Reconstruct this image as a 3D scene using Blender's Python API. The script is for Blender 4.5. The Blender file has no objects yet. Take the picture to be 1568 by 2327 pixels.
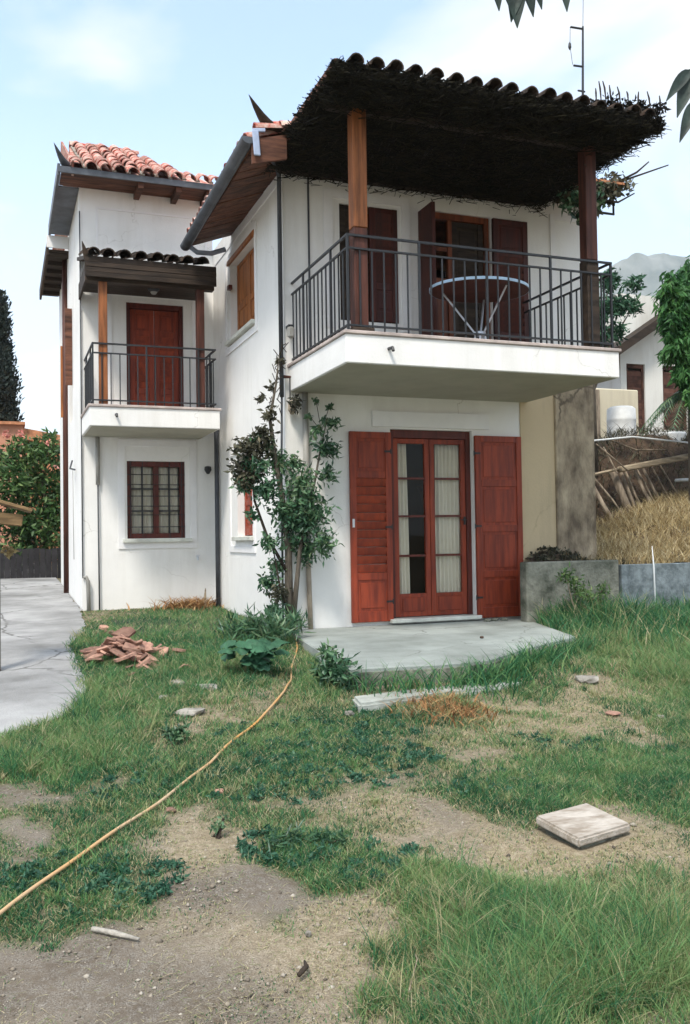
import bpy, bmesh, math, random
import numpy as np
from mathutils import Vector, Matrix, noise as mnoise
random.seed(7); rng = np.random.default_rng(7)
S = bpy.context.scene; COL = S.collection
PI = math.pi

# ------------------------------------------------------------------ camera, sky, sun, exposure
cam_d = bpy.data.cameras.new('camera'); cam = bpy.data.objects.new('camera', cam_d); COL.objects.link(cam)
cam_d.sensor_fit = 'VERTICAL'; cam_d.sensor_height = 36.0; cam_d.lens = 2070.5 / 2327 * 36
cam_d.clip_start = 0.05; cam_d.clip_end = 6000
yaw, pitch, roll = math.radians(20.64566), math.radians(1.51708), math.radians(-0.85466)
fw = Vector((math.sin(yaw) * math.cos(pitch), math.cos(yaw) * math.cos(pitch), math.sin(pitch)))
r0 = Vector((math.cos(yaw), -math.sin(yaw), 0)); u0 = r0.cross(fw)
rr = r0 * math.cos(roll) + u0 * math.sin(roll); uu = -r0 * math.sin(roll) + u0 * math.cos(roll)
cam.matrix_world = Matrix(((rr.x, uu.x, -fw.x, 0), (rr.y, uu.y, -fw.y, 0), (rr.z, uu.z, -fw.z, 1.5), (0, 0, 0, 1)))
S.camera = cam

SUN_EL, SUN_AZ = math.radians(55), math.radians(218)      # azimuth clockwise from +Y: behind the viewer, to the left
w = bpy.data.worlds.new('World'); S.world = w; w.use_nodes = True
nt = w.node_tree; nt.nodes.clear(); N = nt.nodes.new; Lk = nt.links.new
out = N('ShaderNodeOutputWorld'); bg = N('ShaderNodeBackground'); bg.inputs['Strength'].default_value = 0.06
sky = N('ShaderNodeTexSky'); sky.sky_type = 'NISHITA'; sky.sun_disc = False
sky.sun_elevation = SUN_EL; sky.sun_rotation = SUN_AZ; sky.air_density = 1.0; sky.dust_density = 1.5; sky.ozone_density = 1.5
tc = N('ShaderNodeTexCoord'); sep = N('ShaderNodeSeparateXYZ'); Lk(tc.outputs['Generated'], sep.inputs[0])
mx = N('ShaderNodeMath'); mx.operation = 'MAXIMUM'; mx.inputs[1].default_value = 0.0; Lk(sep.outputs['Z'], mx.inputs[0])
ad = N('ShaderNodeMath'); ad.operation = 'ADD'; ad.inputs[1].default_value = 0.35; Lk(mx.outputs[0], ad.inputs[0])
dv = N('ShaderNodeVectorMath'); dv.operation = 'DIVIDE'; Lk(tc.outputs['Generated'], dv.inputs[0])
cb = N('ShaderNodeCombineXYZ'); cb.inputs[2].default_value = 1.0; Lk(ad.outputs[0], cb.inputs[0]); Lk(ad.outputs[0], cb.inputs[1]); Lk(cb.outputs[0], dv.inputs[1])
mp = N('ShaderNodeMapping'); mp.inputs['Location'].default_value = (5.42, 7.42, 0.0); mp.inputs['Scale'].default_value = (1, 1, 1.2); Lk(dv.outputs[0], mp.inputs[0])
n1 = N('ShaderNodeTexNoise'); n1.inputs['Scale'].default_value = 1.9; n1.inputs['Detail'].default_value = 8; n1.inputs['Roughness'].default_value = 0.5; n1.inputs['Distortion'].default_value = 0.35
Lk(mp.outputs[0], n1.inputs['Vector'])
cr = N('ShaderNodeValToRGB'); cr.color_ramp.elements[0].position = 0.43; cr.color_ramp.elements[0].color = (0.14, 0.14, 0.14, 1)
cr.color_ramp.elements[1].position = 0.56; cr.color_ramp.elements[1].color = (1, 1, 1, 1); Lk(n1.outputs['Fac'], cr.inputs[0])
# thin veil of cloud everywhere that thickens towards the horizon
hz = N('ShaderNodeMapRange'); hz.inputs['From Min'].default_value = 0.0; hz.inputs['From Max'].default_value = 0.50
hz.inputs['To Min'].default_value = 0.95; hz.inputs['To Max'].default_value = 0.0; Lk(mx.outputs[0], hz.inputs['Value'])
sc_ = N('ShaderNodeMath'); sc_.operation = 'MAXIMUM'; Lk(cr.outputs['Color'], sc_.inputs[0]); Lk(hz.outputs[0], sc_.inputs[1])
gain = N('ShaderNodeVectorMath'); gain.operation = 'MULTIPLY'; gain.inputs[1].default_value = (1.95, 2.22, 2.25); Lk(sky.outputs[0], gain.inputs[0])
mix = N('ShaderNodeMix'); mix.data_type = 'RGBA'; Lk(sc_.outputs[0], mix.inputs['Factor']); Lk(gain.outputs[0], mix.inputs['A'])
mix.inputs['B'].default_value = (6.4, 6.5, 6.65, 1)
Lk(mix.outputs['Result'], bg.inputs['Color']); Lk(bg.outputs[0], out.inputs['Surface'])

sd = bpy.data.lights.new('sun', 'SUN'); sd.energy = 1.5; sd.angle = math.radians(11); sd.color = (1.0, 0.93, 0.84)
sun = bpy.data.objects.new('sun', sd); COL.objects.link(sun)
sdir = Vector((math.sin(SUN_AZ) * math.cos(SUN_EL), math.cos(SUN_AZ) * math.cos(SUN_EL), math.sin(SUN_EL)))
sun.rotation_euler = (-sdir).to_track_quat('-Z', 'Y').to_euler()
S.view_settings.view_transform = 'Standard'; S.view_settings.look = 'None'; S.view_settings.gamma = 1.0
S.view_settings.use_curve_mapping = False; S.view_settings.exposure = 1.55
try:
    S.cycles.max_bounces = 8; S.cycles.diffuse_bounces = 4; S.cycles.transparent_max_bounces = 12
    S.cycles.use_denoising = True; S.cycles.volume_bounces = 2
except Exception: pass

# ------------------------------------------------------------------ materials
def mat(name, col, rough=0.8, var=0.25, scale=4.0, bump=0.15, bscale=60.0, col2=None, stretch=None, rnd=0.0, spec=0.3, metal=0.0, tint=None, detail=6, trans=0.0):
    """procedural: base colour broken up by two noises, fine relief; rnd = variation from object to object; tint = colour driven by a
    per-piece attribute (ramp of two or three colours)"""
    m = bpy.data.materials.new(name); m.use_nodes = True; t = m.node_tree; n = t.nodes; l = t.links
    b = n['Principled BSDF']; b.inputs['Roughness'].default_value = rough; b.inputs['Specular IOR Level'].default_value = spec; b.inputs['Metallic'].default_value = metal
    co = n.new('ShaderNodeTexCoord'); src = co.outputs['Object']
    if stretch:
        mpn = n.new('ShaderNodeMapping'); mpn.inputs['Scale'].default_value = stretch; l.new(src, mpn.inputs[0]); src = mpn.outputs[0]
    if rnd > 0:
        oi = n.new('ShaderNodeObjectInfo'); av = n.new('ShaderNodeVectorMath'); av.operation = 'ADD'
        sv = n.new('ShaderNodeVectorMath'); sv.operation = 'SCALE'; sv.inputs['Scale'].default_value = 37.0
        cbn = n.new('ShaderNodeCombineXYZ')
        for k in range(3): l.new(oi.outputs['Random'], cbn.inputs[k])
        l.new(cbn.outputs[0], sv.inputs[0]); l.new(src, av.inputs[0]); l.new(sv.outputs[0], av.inputs[1]); src = av.outputs[0]
    na = n.new('ShaderNodeTexNoise'); na.inputs['Scale'].default_value = scale; na.inputs['Detail'].default_value = detail; na.inputs['Roughness'].default_value = 0.62; l.new(src, na.inputs['Vector'])
    c2 = col2 if col2 else tuple(c * (1 - var * 1.6) for c in col)
    rp = n.new('ShaderNodeValToRGB'); rp.color_ramp.elements[0].position = 0.36; rp.color_ramp.elements[1].position = 0.64
    rp.color_ramp.elements[0].color = (*c2, 1); rp.color_ramp.elements[1].color = (*[min(1, c * (1 + var * .25)) for c in col], 1)
    l.new(na.outputs['Fac'], rp.inputs[0]); cout = rp.outputs['Color']
    if tint:
        at = n.new('ShaderNodeAttribute'); at.attribute_name = 'tint'
        r2 = n.new('ShaderNodeValToRGB'); e = r2.color_ramp.elements
        e[0].color = (*tint[0], 1); e[1].color = (*tint[-1], 1)
        for k in range(1, len(tint) - 1):
            q = e.new(k / (len(tint) - 1)); q.color = (*tint[k], 1)
        l.new(at.outputs['Fac'], r2.inputs[0]); cout = r2.outputs['Color']
    if rnd > 0:
        hs = n.new('ShaderNodeHueSaturation'); mr = n.new('ShaderNodeMapRange'); mr.inputs['To Min'].default_value = 1 - rnd; mr.inputs['To Max'].default_value = 1 + rnd
        l.new(oi.outputs['Random'], mr.inputs['Value']); l.new(mr.outputs[0], hs.inputs['Value']); l.new(cout, hs.inputs['Color']); cout = hs.outputs['Color']
    l.new(cout, b.inputs['Base Color'])
    if bump > 0:
        nb = n.new('ShaderNodeTexNoise'); nb.inputs['Scale'].default_value = bscale; nb.inputs['Detail'].default_value = 4; l.new(src, nb.inputs['Vector'])
        bp = n.new('ShaderNodeBump'); bp.inputs['Strength'].default_value = bump; bp.inputs['Distance'].default_value = 0.02; l.new(nb.outputs['Fac'], bp.inputs['Height']); l.new(bp.outputs[0], b.inputs['Normal'])
    if trans > 0:
        tr = n.new('ShaderNodeBsdfTranslucent'); l.new(cout, tr.inputs['Color']); ms = n.new('ShaderNodeMixShader'); ms.inputs[0].default_value = trans
        l.new(b.outputs[0], ms.inputs[1]); l.new(tr.outputs[0], ms.inputs[2]); l.new(ms.outputs[0], n['Material Output'].inputs['Surface'])
    return m

def glass_mat(name, tint=(0.97, 0.965, 0.94)):
    m = bpy.data.materials.new(name); m.use_nodes = True; t = m.node_tree; n = t.nodes; l = t.links; n.remove(n['Principled BSDF'])
    fr = n.new('ShaderNodeFresnel'); fr.inputs['IOR'].default_value = 1.22; g = n.new('ShaderNodeBsdfGlossy'); g.inputs['Roughness'].default_value = 0.02
    tr = n.new('ShaderNodeBsdfTransparent'); tr.inputs['Color'].default_value = (*tint, 1); ms = n.new('ShaderNodeMixShader')
    nb = n.new('ShaderNodeTexNoise'); nb.inputs['Scale'].default_value = 3; bp = n.new('ShaderNodeBump'); bp.inputs['Strength'].default_value = 0.03; l.new(nb.outputs['Fac'], bp.inputs['Height']); l.new(bp.outputs[0], g.inputs['Normal'])
    l.new(fr.outputs[0], ms.inputs[0]); l.new(tr.outputs[0], ms.inputs[1]); l.new(g.outputs[0], ms.inputs[2]); l.new(ms.outputs[0], n['Material Output'].inputs['Surface'])
    return m

def plaster_mat(name, col, stain, amt=0.5, foot=None):
    """painted render: broad mottling, vertical rain streaks, hairline relief"""
    m = mat(name, col, 0.85, 0.05, 1.2, 0.12, 45); t = m.node_tree; n = t.nodes; l = t.links; b = n['Principled BSDF']
    old = b.inputs['Base Color'].links[0].from_socket
    co = n.new('ShaderNodeTexCoord'); mpn = n.new('ShaderNodeMapping'); mpn.inputs['Scale'].default_value = (3.2, 3.2, 0.28); l.new(co.outputs['Object'], mpn.inputs[0])
    ns = n.new('ShaderNodeTexNoise'); ns.inputs['Scale'].default_value = 1.6; ns.inputs['Detail'].default_value = 9; ns.inputs['Roughness'].default_value = 0.7; l.new(mpn.outputs[0], ns.inputs['Vector'])
    n2 = n.new('ShaderNodeTexNoise'); n2.inputs['Scale'].default_value = 0.7; n2.inputs['Detail'].default_value = 7; l.new(co.outputs['Object'], n2.inputs['Vector'])
    mu = n.new('ShaderNodeMath'); mu.operation = 'MULTIPLY'; l.new(ns.outputs['Fac'], mu.inputs[0]); l.new(n2.outputs['Fac'], mu.inputs[1])
    rp = n.new('ShaderNodeMapRange'); rp.inputs['From Min'].default_value = 0.24; rp.inputs['From Max'].default_value = 0.46; rp.inputs['To Max'].default_value = amt; l.new(mu.outputs[0], rp.inputs['Value'])
    mxn = n.new('ShaderNodeMix'); mxn.data_type = 'RGBA'; mxn.inputs['B'].default_value = (*stain, 1); l.new(rp.outputs[0], mxn.inputs['Factor']); l.new(old, mxn.inputs['A'])
    l.new(mxn.outputs['Result'], b.inputs['Base Color']); return m

def cracks(m, scale, width, col, warp=.35):
    t = m.node_tree; n = t.nodes; l = t.links; b = n['Principled BSDF']; old = b.inputs['Base Color'].links[0].from_socket
    co = n.new('ShaderNodeTexCoord'); nz = n.new('ShaderNodeTexNoise'); nz.inputs['Scale'].default_value = 3; nz.inputs['Detail'].default_value = 6; l.new(co.outputs['Object'], nz.inputs['Vector'])
    sc = n.new('ShaderNodeVectorMath'); sc.operation = 'SCALE'; sc.inputs['Scale'].default_value = warp; l.new(nz.outputs['Color'], sc.inputs[0]); av = n.new('ShaderNodeVectorMath'); av.operation = 'ADD'; l.new(co.outputs['Object'], av.inputs[0]); l.new(sc.outputs[0], av.inputs[1])
    vo = n.new('ShaderNodeTexVoronoi'); vo.feature = 'DISTANCE_TO_EDGE'; vo.inputs['Scale'].default_value = scale; l.new(av.outputs[0], vo.inputs['Vector'])
    mr = n.new('ShaderNodeMapRange'); mr.inputs['From Min'].default_value = width * .3; mr.inputs['From Max'].default_value = width; mr.inputs['To Min'].default_value = .8; mr.inputs['To Max'].default_value = 0; l.new(vo.outputs['Distance'], mr.inputs['Value'])
    mk = n.new('ShaderNodeTexNoise'); mk.inputs['Scale'].default_value = .9; l.new(co.outputs['Object'], mk.inputs['Vector']); mm = n.new('ShaderNodeMapRange'); mm.inputs['From Min'].default_value = .45; mm.inputs['From Max'].default_value = .58; l.new(mk.outputs['Fac'], mm.inputs['Value'])
    mu = n.new('ShaderNodeMath'); mu.operation = 'MULTIPLY'; l.new(mr.outputs[0], mu.inputs[0]); l.new(mm.outputs[0], mu.inputs[1])
    mx_ = n.new('ShaderNodeMix'); mx_.data_type = 'RGBA'; mx_.inputs['B'].default_value = (*col, 1); l.new(mu.outputs[0], mx_.inputs['Factor']); l.new(old, mx_.inputs['A']); l.new(mx_.outputs['Result'], b.inputs['Base Color'])

M = {}
M['white'] = plaster_mat('white plaster', (0.83, 0.82, 0.79), (0.58, 0.555, 0.50), 0.5)
M['trim'] = mat('white trim paint', (0.82, 0.81, 0.80), 0.8, 0.04, 3, 0.06, 60)
M['tan'] = plaster_mat('tan plaster', (0.55, 0.44, 0.28), (0.33, 0.27, 0.19), 0.8)
M['stained'] = mat('stained concrete', (0.42, 0.345, 0.24), 0.9, 0.3, 2.6, 0.5, 30, col2=(0.13, 0.10, 0.07), stretch=(1.6, 1.6, .7), detail=12)
M['red'] = mat('red brown varnished wood', (0.29, 0.046, 0.016), 0.5, 0.28, 3.0, 0.10, 40, col2=(0.155, 0.024, 0.011), stretch=(6, 6, 0.6), rnd=0.10, spec=0.35)
M['redframe'] = mat('dark red door frame wood', (0.115, 0.020, 0.012), 0.45, 0.3, 3.0, 0.10, 40, stretch=(6, 6, 0.6), spec=0.35)
M['shadedred'] = mat('red wood darkened for shade', (0.075, 0.016, 0.010), 0.55, 0.3, 3.0, 0.15, 40, col2=(0.035, 0.010, 0.008), stretch=(6, 6, 0.6))  # shutter red with the shade of the balcony recess put into the colour
M['browndoor'] = mat('brown door wood', (0.20, 0.055, 0.020), 0.5, 0.4, 3.0, 0.10, 40, stretch=(6, 6, 0.6))
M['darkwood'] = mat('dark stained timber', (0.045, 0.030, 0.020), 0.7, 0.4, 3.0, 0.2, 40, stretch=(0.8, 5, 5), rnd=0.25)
M['darkpost'] = mat('dark red brown post timber', (0.095, 0.032, 0.020), 0.55, 0.4, 3.0, 0.15, 40, stretch=(6, 6, 0.5))
M['orange'] = mat('orange varnished timber', (0.42, 0.15, 0.045), 0.5, 0.35, 3.0, 0.12, 40, stretch=(7, 7, 0.6), rnd=0.12)
M['postwood'] = mat('amber post timber', (0.30, 0.105, 0.035), 0.55, 0.4, 3.0, 0.15, 40, stretch=(7, 7, 0.5))
M['soffit'] = mat('brown soffit boards', (0.15, 0.062, 0.036), 0.7, 0.45, 2.5, 0.2, 40, stretch=(0.8, 6, 6), rnd=0.3)
M['iron'] = mat('black painted iron', (0.022, 0.024, 0.027), 0.45, 0.2, 8, 0.05, 80, spec=0.4)
M['pipe'] = mat('dark grey drainpipe', (0.075, 0.08, 0.09), 0.5, 0.2, 3, 0.03, 30)
M['gutter'] = mat('grey painted gutter', (0.10, 0.112, 0.13), 0.45, 0.35, 3, 0.08, 30, spec=0.4)
M['pvc'] = mat('pale grey plastic pipe', (0.34, 0.33, 0.30), 0.5, 0.15, 3, 0.03, 30)
M['beige'] = mat('beige pipe sleeve', (0.45, 0.37, 0.28), 0.7, 0.25, 3, 0.1, 30)
M['bluewhite'] = mat('pale blue gutter end', (0.42, 0.50, 0.66), 0.5, 0.15, 4, 0.03, 30)
M['tile'] = mat('terracotta tile', (0.33, 0.040, 0.020), 0.85, 0.3, 13, 0.35, 50, col2=(0.56, 0.44, 0.37), rnd=0.3)
M['tiledark'] = mat('weathered blackened tile', (0.075, 0.05, 0.036), 0.95, 0.4, 7, 0.5, 45, col2=(0.018, 0.016, 0.013), rnd=0.3)
M['orangetile'] = mat('orange roof tiles', (0.55, 0.24, 0.12), 0.85, 0.3, 6, 0.4, 20)
M['reed'] = mat('dark reed', (0.030, 0.026, 0.018), 0.95, 0.4, 8, 0.3, 40, tint=((0.005, 0.005, 0.004), (0.012, 0.011, 0.007), (0.032, 0.028, 0.015)))  # stalks coloured near black to carry the shade under the canopy
M['reedback'] = mat('reed mat shaded in colour', (0.008, 0.0075, 0.006), 0.95, 0.5, 14, 0.6, 60)  # canopy underside: its deep shade is put into the base colour
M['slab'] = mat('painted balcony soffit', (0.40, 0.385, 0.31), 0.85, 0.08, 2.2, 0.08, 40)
M['coping'] = mat('pinkish stone coping', (0.52, 0.44, 0.40), 0.7, 0.2, 6, 0.1, 40)
M['concrete'] = mat('pale worn concrete', (0.33, 0.36, 0.335), 0.85, 0.16, 1.3, 0.3, 50, col2=(0.205, 0.225, 0.205), detail=11)
M['stepc'] = mat('worn step concrete', (0.42, 0.44, 0.40), 0.9, 0.16, 3, 0.4, 40, col2=(0.24, 0.25, 0.215), detail=10)
M['retain'] = mat('rough mossy concrete', (0.25, 0.25, 0.205), 0.92, 0.3, 3.4, 0.7, 25, col2=(0.055, 0.062, 0.045), detail=11)
M['bluepanel'] = mat('blue grey cement panel', (0.215, 0.255, 0.27), 0.85, 0.25, 9.0, 0.4, 40, col2=(0.10, 0.122, 0.13), detail=12)
M['drive'] = mat('poured driveway concrete', (0.36, 0.36, 0.355), 0.9, 0.25, .9, 0.4, 60, col2=(0.17, 0.17, 0.165), detail=12)
cracks(M['drive'], .55, .012, (.09, .088, .082)); cracks(M['concrete'], .6, .007, (.11, .115, .10)); cracks(M['retain'], .9, .02, (.04, .04, .034)); cracks(M['stained'], 1.1, .02, (.07, .055, .04)); cracks(M['white'], .3, .002, (.56, .54, .50), .5); cracks(M['tan'], .5, .006, (.26, .2, .13))
M['glass'] = glass_mat('window glass'); M['tableglass'] = glass_mat('table glass', (0.93, 0.97, 0.97))
M['curtain'] = mat('cream curtain cloth', (0.88, 0.85, 0.77), 0.9, 0.04, 5, 0.1, 120, trans=0.15)
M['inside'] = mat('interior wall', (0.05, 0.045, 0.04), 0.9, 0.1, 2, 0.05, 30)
M['tabletop'] = mat('dark brown table top', (0.10, 0.032, 0.020), .5, .3, 5, .05, 40)
M['chrome'] = mat('pale blue metal', (0.45, 0.62, 0.78), 0.35, 0.1, 6, 0.02, 40, spec=0.5, metal=0.2)
M['silver'] = mat('silver metal', (0.60, 0.63, 0.68), 0.35, 0.1, 6, 0.02, 40, metal=0.4)
M['marble'] = mat('white marble sill', (0.66, 0.67, 0.60), 0.5, 0.15, 5, 0.05, 30)
M['shard'] = mat('broken terracotta', (0.40, 0.235, 0.17), 0.95, 0.35, 10, 0.5, 40, col2=(0.24, 0.13, 0.10), rnd=0.45)
M['stone'] = mat('pale stone', (0.36, 0.335, 0.29), 0.95, 0.3, 9, 0.5, 40, rnd=0.2)
M['cover'] = mat('cast cement lid', (0.50, 0.455, 0.40), 0.9, 0.22, 7, 0.4, 60, stretch=(0.8, 2.5, 1), col2=(0.27, 0.225, 0.175), detail=10)
M['straw'] = mat('dry straw', (0.40, 0.30, 0.12), 0.9, 0.3, 5, 0, 10, tint=((0.22, 0.15, 0.065), (0.43, 0.335, 0.165), (0.62, 0.53, 0.34)), trans=0.2)
M['orangestraw'] = mat('orange dead leaves', (0.40, 0.20, 0.06), 0.9, 0.3, 5, 0, 10, tint=((0.13, 0.06, 0.025), (0.36, 0.18, 0.075), (0.52, 0.37, 0.18)), trans=0.2)
M['grass'] = mat('lawn blades', (0.06, 0.13, 0.03), 0.65, 0.3, 5, 0, 10, tint=((0.014, 0.085, 0.042), (0.045, 0.160, 0.066), (0.155, 0.29, 0.10), (0.30, 0.30, 0.14), (0.52, 0.44, 0.29)), trans=0.3, spec=0.25)
M['leaf'] = mat('dark glossy leaves', (0.03, 0.08, 0.03), 0.4, 0.3, 5, 0, 10, tint=((0.016, 0.050, 0.028), (0.045, 0.120, 0.060), (0.11, 0.21, 0.10), (0.17, 0.21, 0.11)), trans=0.18, spec=0.45)
M['deadleaf'] = mat('withered leaves', (0.1, 0.07, 0.05), 0.8, 0.3, 5, 0, 10, tint=((0.035, 0.034, 0.024), (0.075, 0.078, 0.050), (0.16, 0.14, 0.09)), trans=0.15)
M['hedge'] = mat('hedge leaves', (0.04, 0.09, 0.03), 0.5, 0.3, 5, 0, 10, tint=((0.018, 0.050, 0.016), (0.060, 0.130, 0.036), (0.19, 0.26, 0.09)), trans=0.2)
M['flower'] = mat('pink oleander blossom', (0.6, 0.2, 0.17), 0.8, 0.3, 5, 0, 10, tint=((0.55, 0.17, 0.13), (0.75, 0.42, 0.36)), trans=0.2)
M['cypress'] = mat('cypress foliage', (0.03, 0.05, 0.03), 0.8, 0.3, 5, 0, 10, tint=((0.012, 0.020, 0.018), (0.026, 0.040, 0.032), (0.05, 0.065, 0.05)), trans=0.05)
M['treeleaf'] = mat('bright tree leaves', (0.05, 0.12, 0.04), 0.5, 0.3, 5, 0, 10, tint=((0.018, 0.065, 0.022), (0.055, 0.165, 0.045), (0.125, 0.27, 0.075)), trans=0.25)
M['blueleaf'] = mat('blue green leaves', (0.05, 0.09, 0.06), 0.6, 0.3, 5, 0, 10, tint=((0.022, 0.065, 0.040), (0.055, 0.140, 0.075), (0.14, 0.24, 0.13)), trans=0.2)
M['cabbage'] = mat('broad squash leaves', (0.055, 0.155, 0.08), 0.6, 0.3, 9, 0.5, 25, col2=(0.03, 0.09, 0.05), rnd=0.2, trans=0.15)
M['figleaf'] = mat('dark drooping leaf', (0.035, 0.055, 0.045), 0.5, 0.35, 12, 0.2, 30, rnd=0.25, trans=0.15)
M['bark'] = mat('grey bark', (0.13, 0.11, 0.085), 0.95, 0.35, 8, 0.6, 30, stretch=(3, 3, 0.6))
M['twig'] = mat('dark twig', (0.05, 0.038, 0.028), 0.9, 0.3, 8, 0.3, 30)
M['pole'] = mat('weathered pole wood', (0.33, 0.265, 0.195), 0.95, 0.4, 5, 0.4, 30, stretch=(3, 3, 0.5), rnd=0.35)
M['log'] = mat('grey split log', (0.36, 0.29, 0.20), 0.95, 0.4, 5, 0.5, 30, stretch=(0.5, 4, 4))
M['rope'] = mat('yellow orange hose', (0.56, 0.28, 0.08), 0.6, 0.3, 1.3, 0.05, 30, col2=(0.52, 0.38, 0.24))
M['whitepipe'] = mat('white plastic', (0.72, 0.75, 0.76), 0.5, 0.1, 4, 0.03, 30)
M['tank'] = mat('white plastic tank', (0.74, 0.75, 0.74), 0.5, 0.12, 4, 0.05, 30)
M['orangewall'] = mat('salmon rendered wall', (0.56, 0.27, 0.17), 0.9, 0.12, 2, 0.2, 25)
M['darkgate'] = mat('dark fence boards', (0.030, 0.028, 0.030), 0.8, 0.3, 4, 0.2, 30, rnd=0.3)
M['nbwhite'] = plaster_mat('old whitewash', (0.66, 0.65, 0.60), (0.42, 0.38, 0.31), 0.7)
M['nbcream'] = plaster_mat('cream wash', (0.60, 0.54, 0.40), (0.36, 0.30, 0.22), 0.7)
M['nbshut'] = mat('old brown shutter', (0.11, 0.05, 0.035), 0.8, 0.4, 4, 0.2, 30, rnd=0.2)
M['letterwood'] = mat('yellowed planks', (0.33, 0.21, 0.10), 0.8, 0.35, 4, 0.2, 30, stretch=(1, 5, 5), rnd=0.2)
M['greywood'] = mat('grey post timber', (0.11, 0.10, 0.09), 0.8, 0.3, 4, 0.2, 30, stretch=(4, 4, 0.6))
M['rock'] = mat('distant scrub and limestone', (0.17, 0.18, 0.165), 0.95, 0.4, 0.014, 0, 10, col2=(0.05, 0.07, 0.06), detail=10)

# ------------------------------------------------------------------ mesh helpers
WL = {}                                                    # world location of each object's origin
class MB:
    def __init__(s): s.v = []; s.f = []; s.t = []
    def add(s, vs, fs, t=None):
        o = len(s.v); s.v += [tuple(q) for q in vs]; s.f += [tuple(i + o for i in q) for q in fs]
        s.t += [random.random() if t is None else t] * len(vs); return s
    def box(s, x0, x1, y0, y1, z0, z1):
        return s.add([(x, y, z) for z in (z0, z1) for y in (y0, y1) for x in (x0, x1)],
                     [(0, 2, 3, 1), (4, 5, 7, 6), (0, 1, 5, 4), (2, 6, 7, 3), (0, 4, 6, 2), (1, 3, 7, 5)])
    def obox(s, c, ax, ay, az):                            # centre and three half-axis vectors
        c, ax, ay, az = map(Vector, (c, ax, ay, az))
        return s.add([c + ax * i + ay * j + az * k for k in (-1, 1) for j in (-1, 1) for i in (-1, 1)],
                     [(0, 2, 3, 1), (4, 5, 7, 6), (0, 1, 5, 4), (2, 6, 7, 3), (0, 4, 6, 2), (1, 3, 7, 5)])
    def beam(s, a, b, wx, wz, up=(0, 0, 1)):
        a, b = Vector(a), Vector(b); d = (b - a); L = d.length; d.normalize(); u = Vector(up)
        if abs(d.dot(u)) > .98: u = Vector((1, 0, 0))
        sx = d.cross(u).normalized(); sz = sx.cross(d)
        return s.obox((a + b) / 2, sx * wx / 2, d * L / 2, sz * wz / 2)
    def tube(s, pts, r, n=8, cap=True):
        pts = [Vector(p) for p in pts]; rs = r if isinstance(r, (list, tuple)) else [r] * len(pts); o = len(s.v); vs = []; fs = []
        prev = None
        for i, p in enumerate(pts):
            d = (pts[min(i + 1, len(pts) - 1)] - pts[max(i - 1, 0)]).normalized()
            if prev is None:
                a = d.cross(Vector((0, 0, 1)) if abs(d.z) < .9 else Vector((1, 0, 0))).normalized()
            else: a = (prev - d * prev.dot(d)).normalized()
            prev = a; b = d.cross(a)
            vs += [p + (a * math.cos(2 * PI * k / n) + b * math.sin(2 * PI * k / n)) * rs[i] for k in range(n)]
        for i in range(len(pts) - 1):
            fs += [(i * n + k, i * n + (k + 1) % n, (i + 1) * n + (k + 1) % n, (i + 1) * n + k) for k in range(n)]
        if cap: fs += [tuple(range(n))[::-1], tuple((len(pts) - 1) * n + k for k in range(n))]
        return s.add(vs, fs)
    def prism(s, poly, z0, z1):
        n = len(poly); vs = [(*p[:2], z0) for p in poly] + [(*p[:2], z1) for p in poly]
        return s.add(vs, [tuple(range(n))[::-1], tuple(range(n, 2 * n))] + [(i, (i + 1) % n, n + (i + 1) % n, n + i) for i in range(n)])
    def lathe(s, c, prof, n=16):                           # prof: (radius, z)
        vs = [(c[0] + q[0] * math.cos(2 * PI * k / n), c[1] + q[0] * math.sin(2 * PI * k / n), c[2] + q[1]) for q in prof for k in range(n)]
        fs = [(i * n + k, i * n + (k + 1) % n, (i + 1) * n + (k + 1) % n, (i + 1) * n + k) for i in range(len(prof) - 1) for k in range(n)]
        fs += [tuple(range(n))[::-1], tuple((len(prof) - 1) * n + k for k in range(n))]
        return s.add(vs, fs)
    def slab(s, pts, th):                                  # planar polygon given in 3-D, thickened downwards
        n = len(pts); vs = [Vector(p) for p in pts] + [Vector(p) - Vector((0, 0, th)) for p in pts]
        return s.add(vs, [tuple(range(n)), tuple(range(n, 2 * n))[::-1]] + [(i, n + i, n + (i + 1) % n, (i + 1) % n) for i in range(n)])

def link(o, parent=None, loc=(0, 0, 0)):
    COL.objects.link(o); WL[o.name] = Vector(loc)
    if parent is not None:
        o.parent = parent; o.location = Vector(loc) - WL[parent.name]
    else: o.location = loc
    return o
def tag(o, label=None, cat=None, group=None, kind=None):
    if label: o['label'] = label
    if cat: o['category'] = cat
    if group: o['group'] = group
    if kind: o['kind'] = kind
    elif cat: o['kind'] = 'thing'
    return o
def thing(name, label, cat, loc, group=None):
    o = bpy.data.objects.new(name, None); o.empty_display_size = .2; link(o, None, loc); return tag(o, label, cat, group)
def build(name, mb, m, parent=None, bevel=0, smooth=False, base=None, seg=1):
    """one mesh object from world-space geometry; its origin goes to its own base (or centre)"""
    V = np.array(mb.v, float); lo, hi = V.min(0), V.max(0)
    loc = base if base is not None else ((lo[0] + hi[0]) / 2, (lo[1] + hi[1]) / 2, lo[2])
    me = bpy.data.meshes.new(name); me.from_pydata([tuple(q) for q in (V - np.array(loc))], [], mb.f)
    if getattr(mb, 't', None):
        a = me.attributes.new('tint', 'FLOAT', 'POINT'); a.data.foreach_set('value', np.array(mb.t, np.float32))
    if bevel > 0:
        bm = bmesh.new(); bm.from_mesh(me); bmesh.ops.bevel(bm, geom=[e for e in bm.edges if e.calc_face_angle(0) > .5], offset=bevel, segments=seg, affect='EDGES', clamp_overlap=True); bm.to_mesh(me); bm.free()
    if smooth: me.shade_smooth()
    me.materials.append(m); o = bpy.data.objects.new(name, me)
    return link(o, parent, loc)
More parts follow.
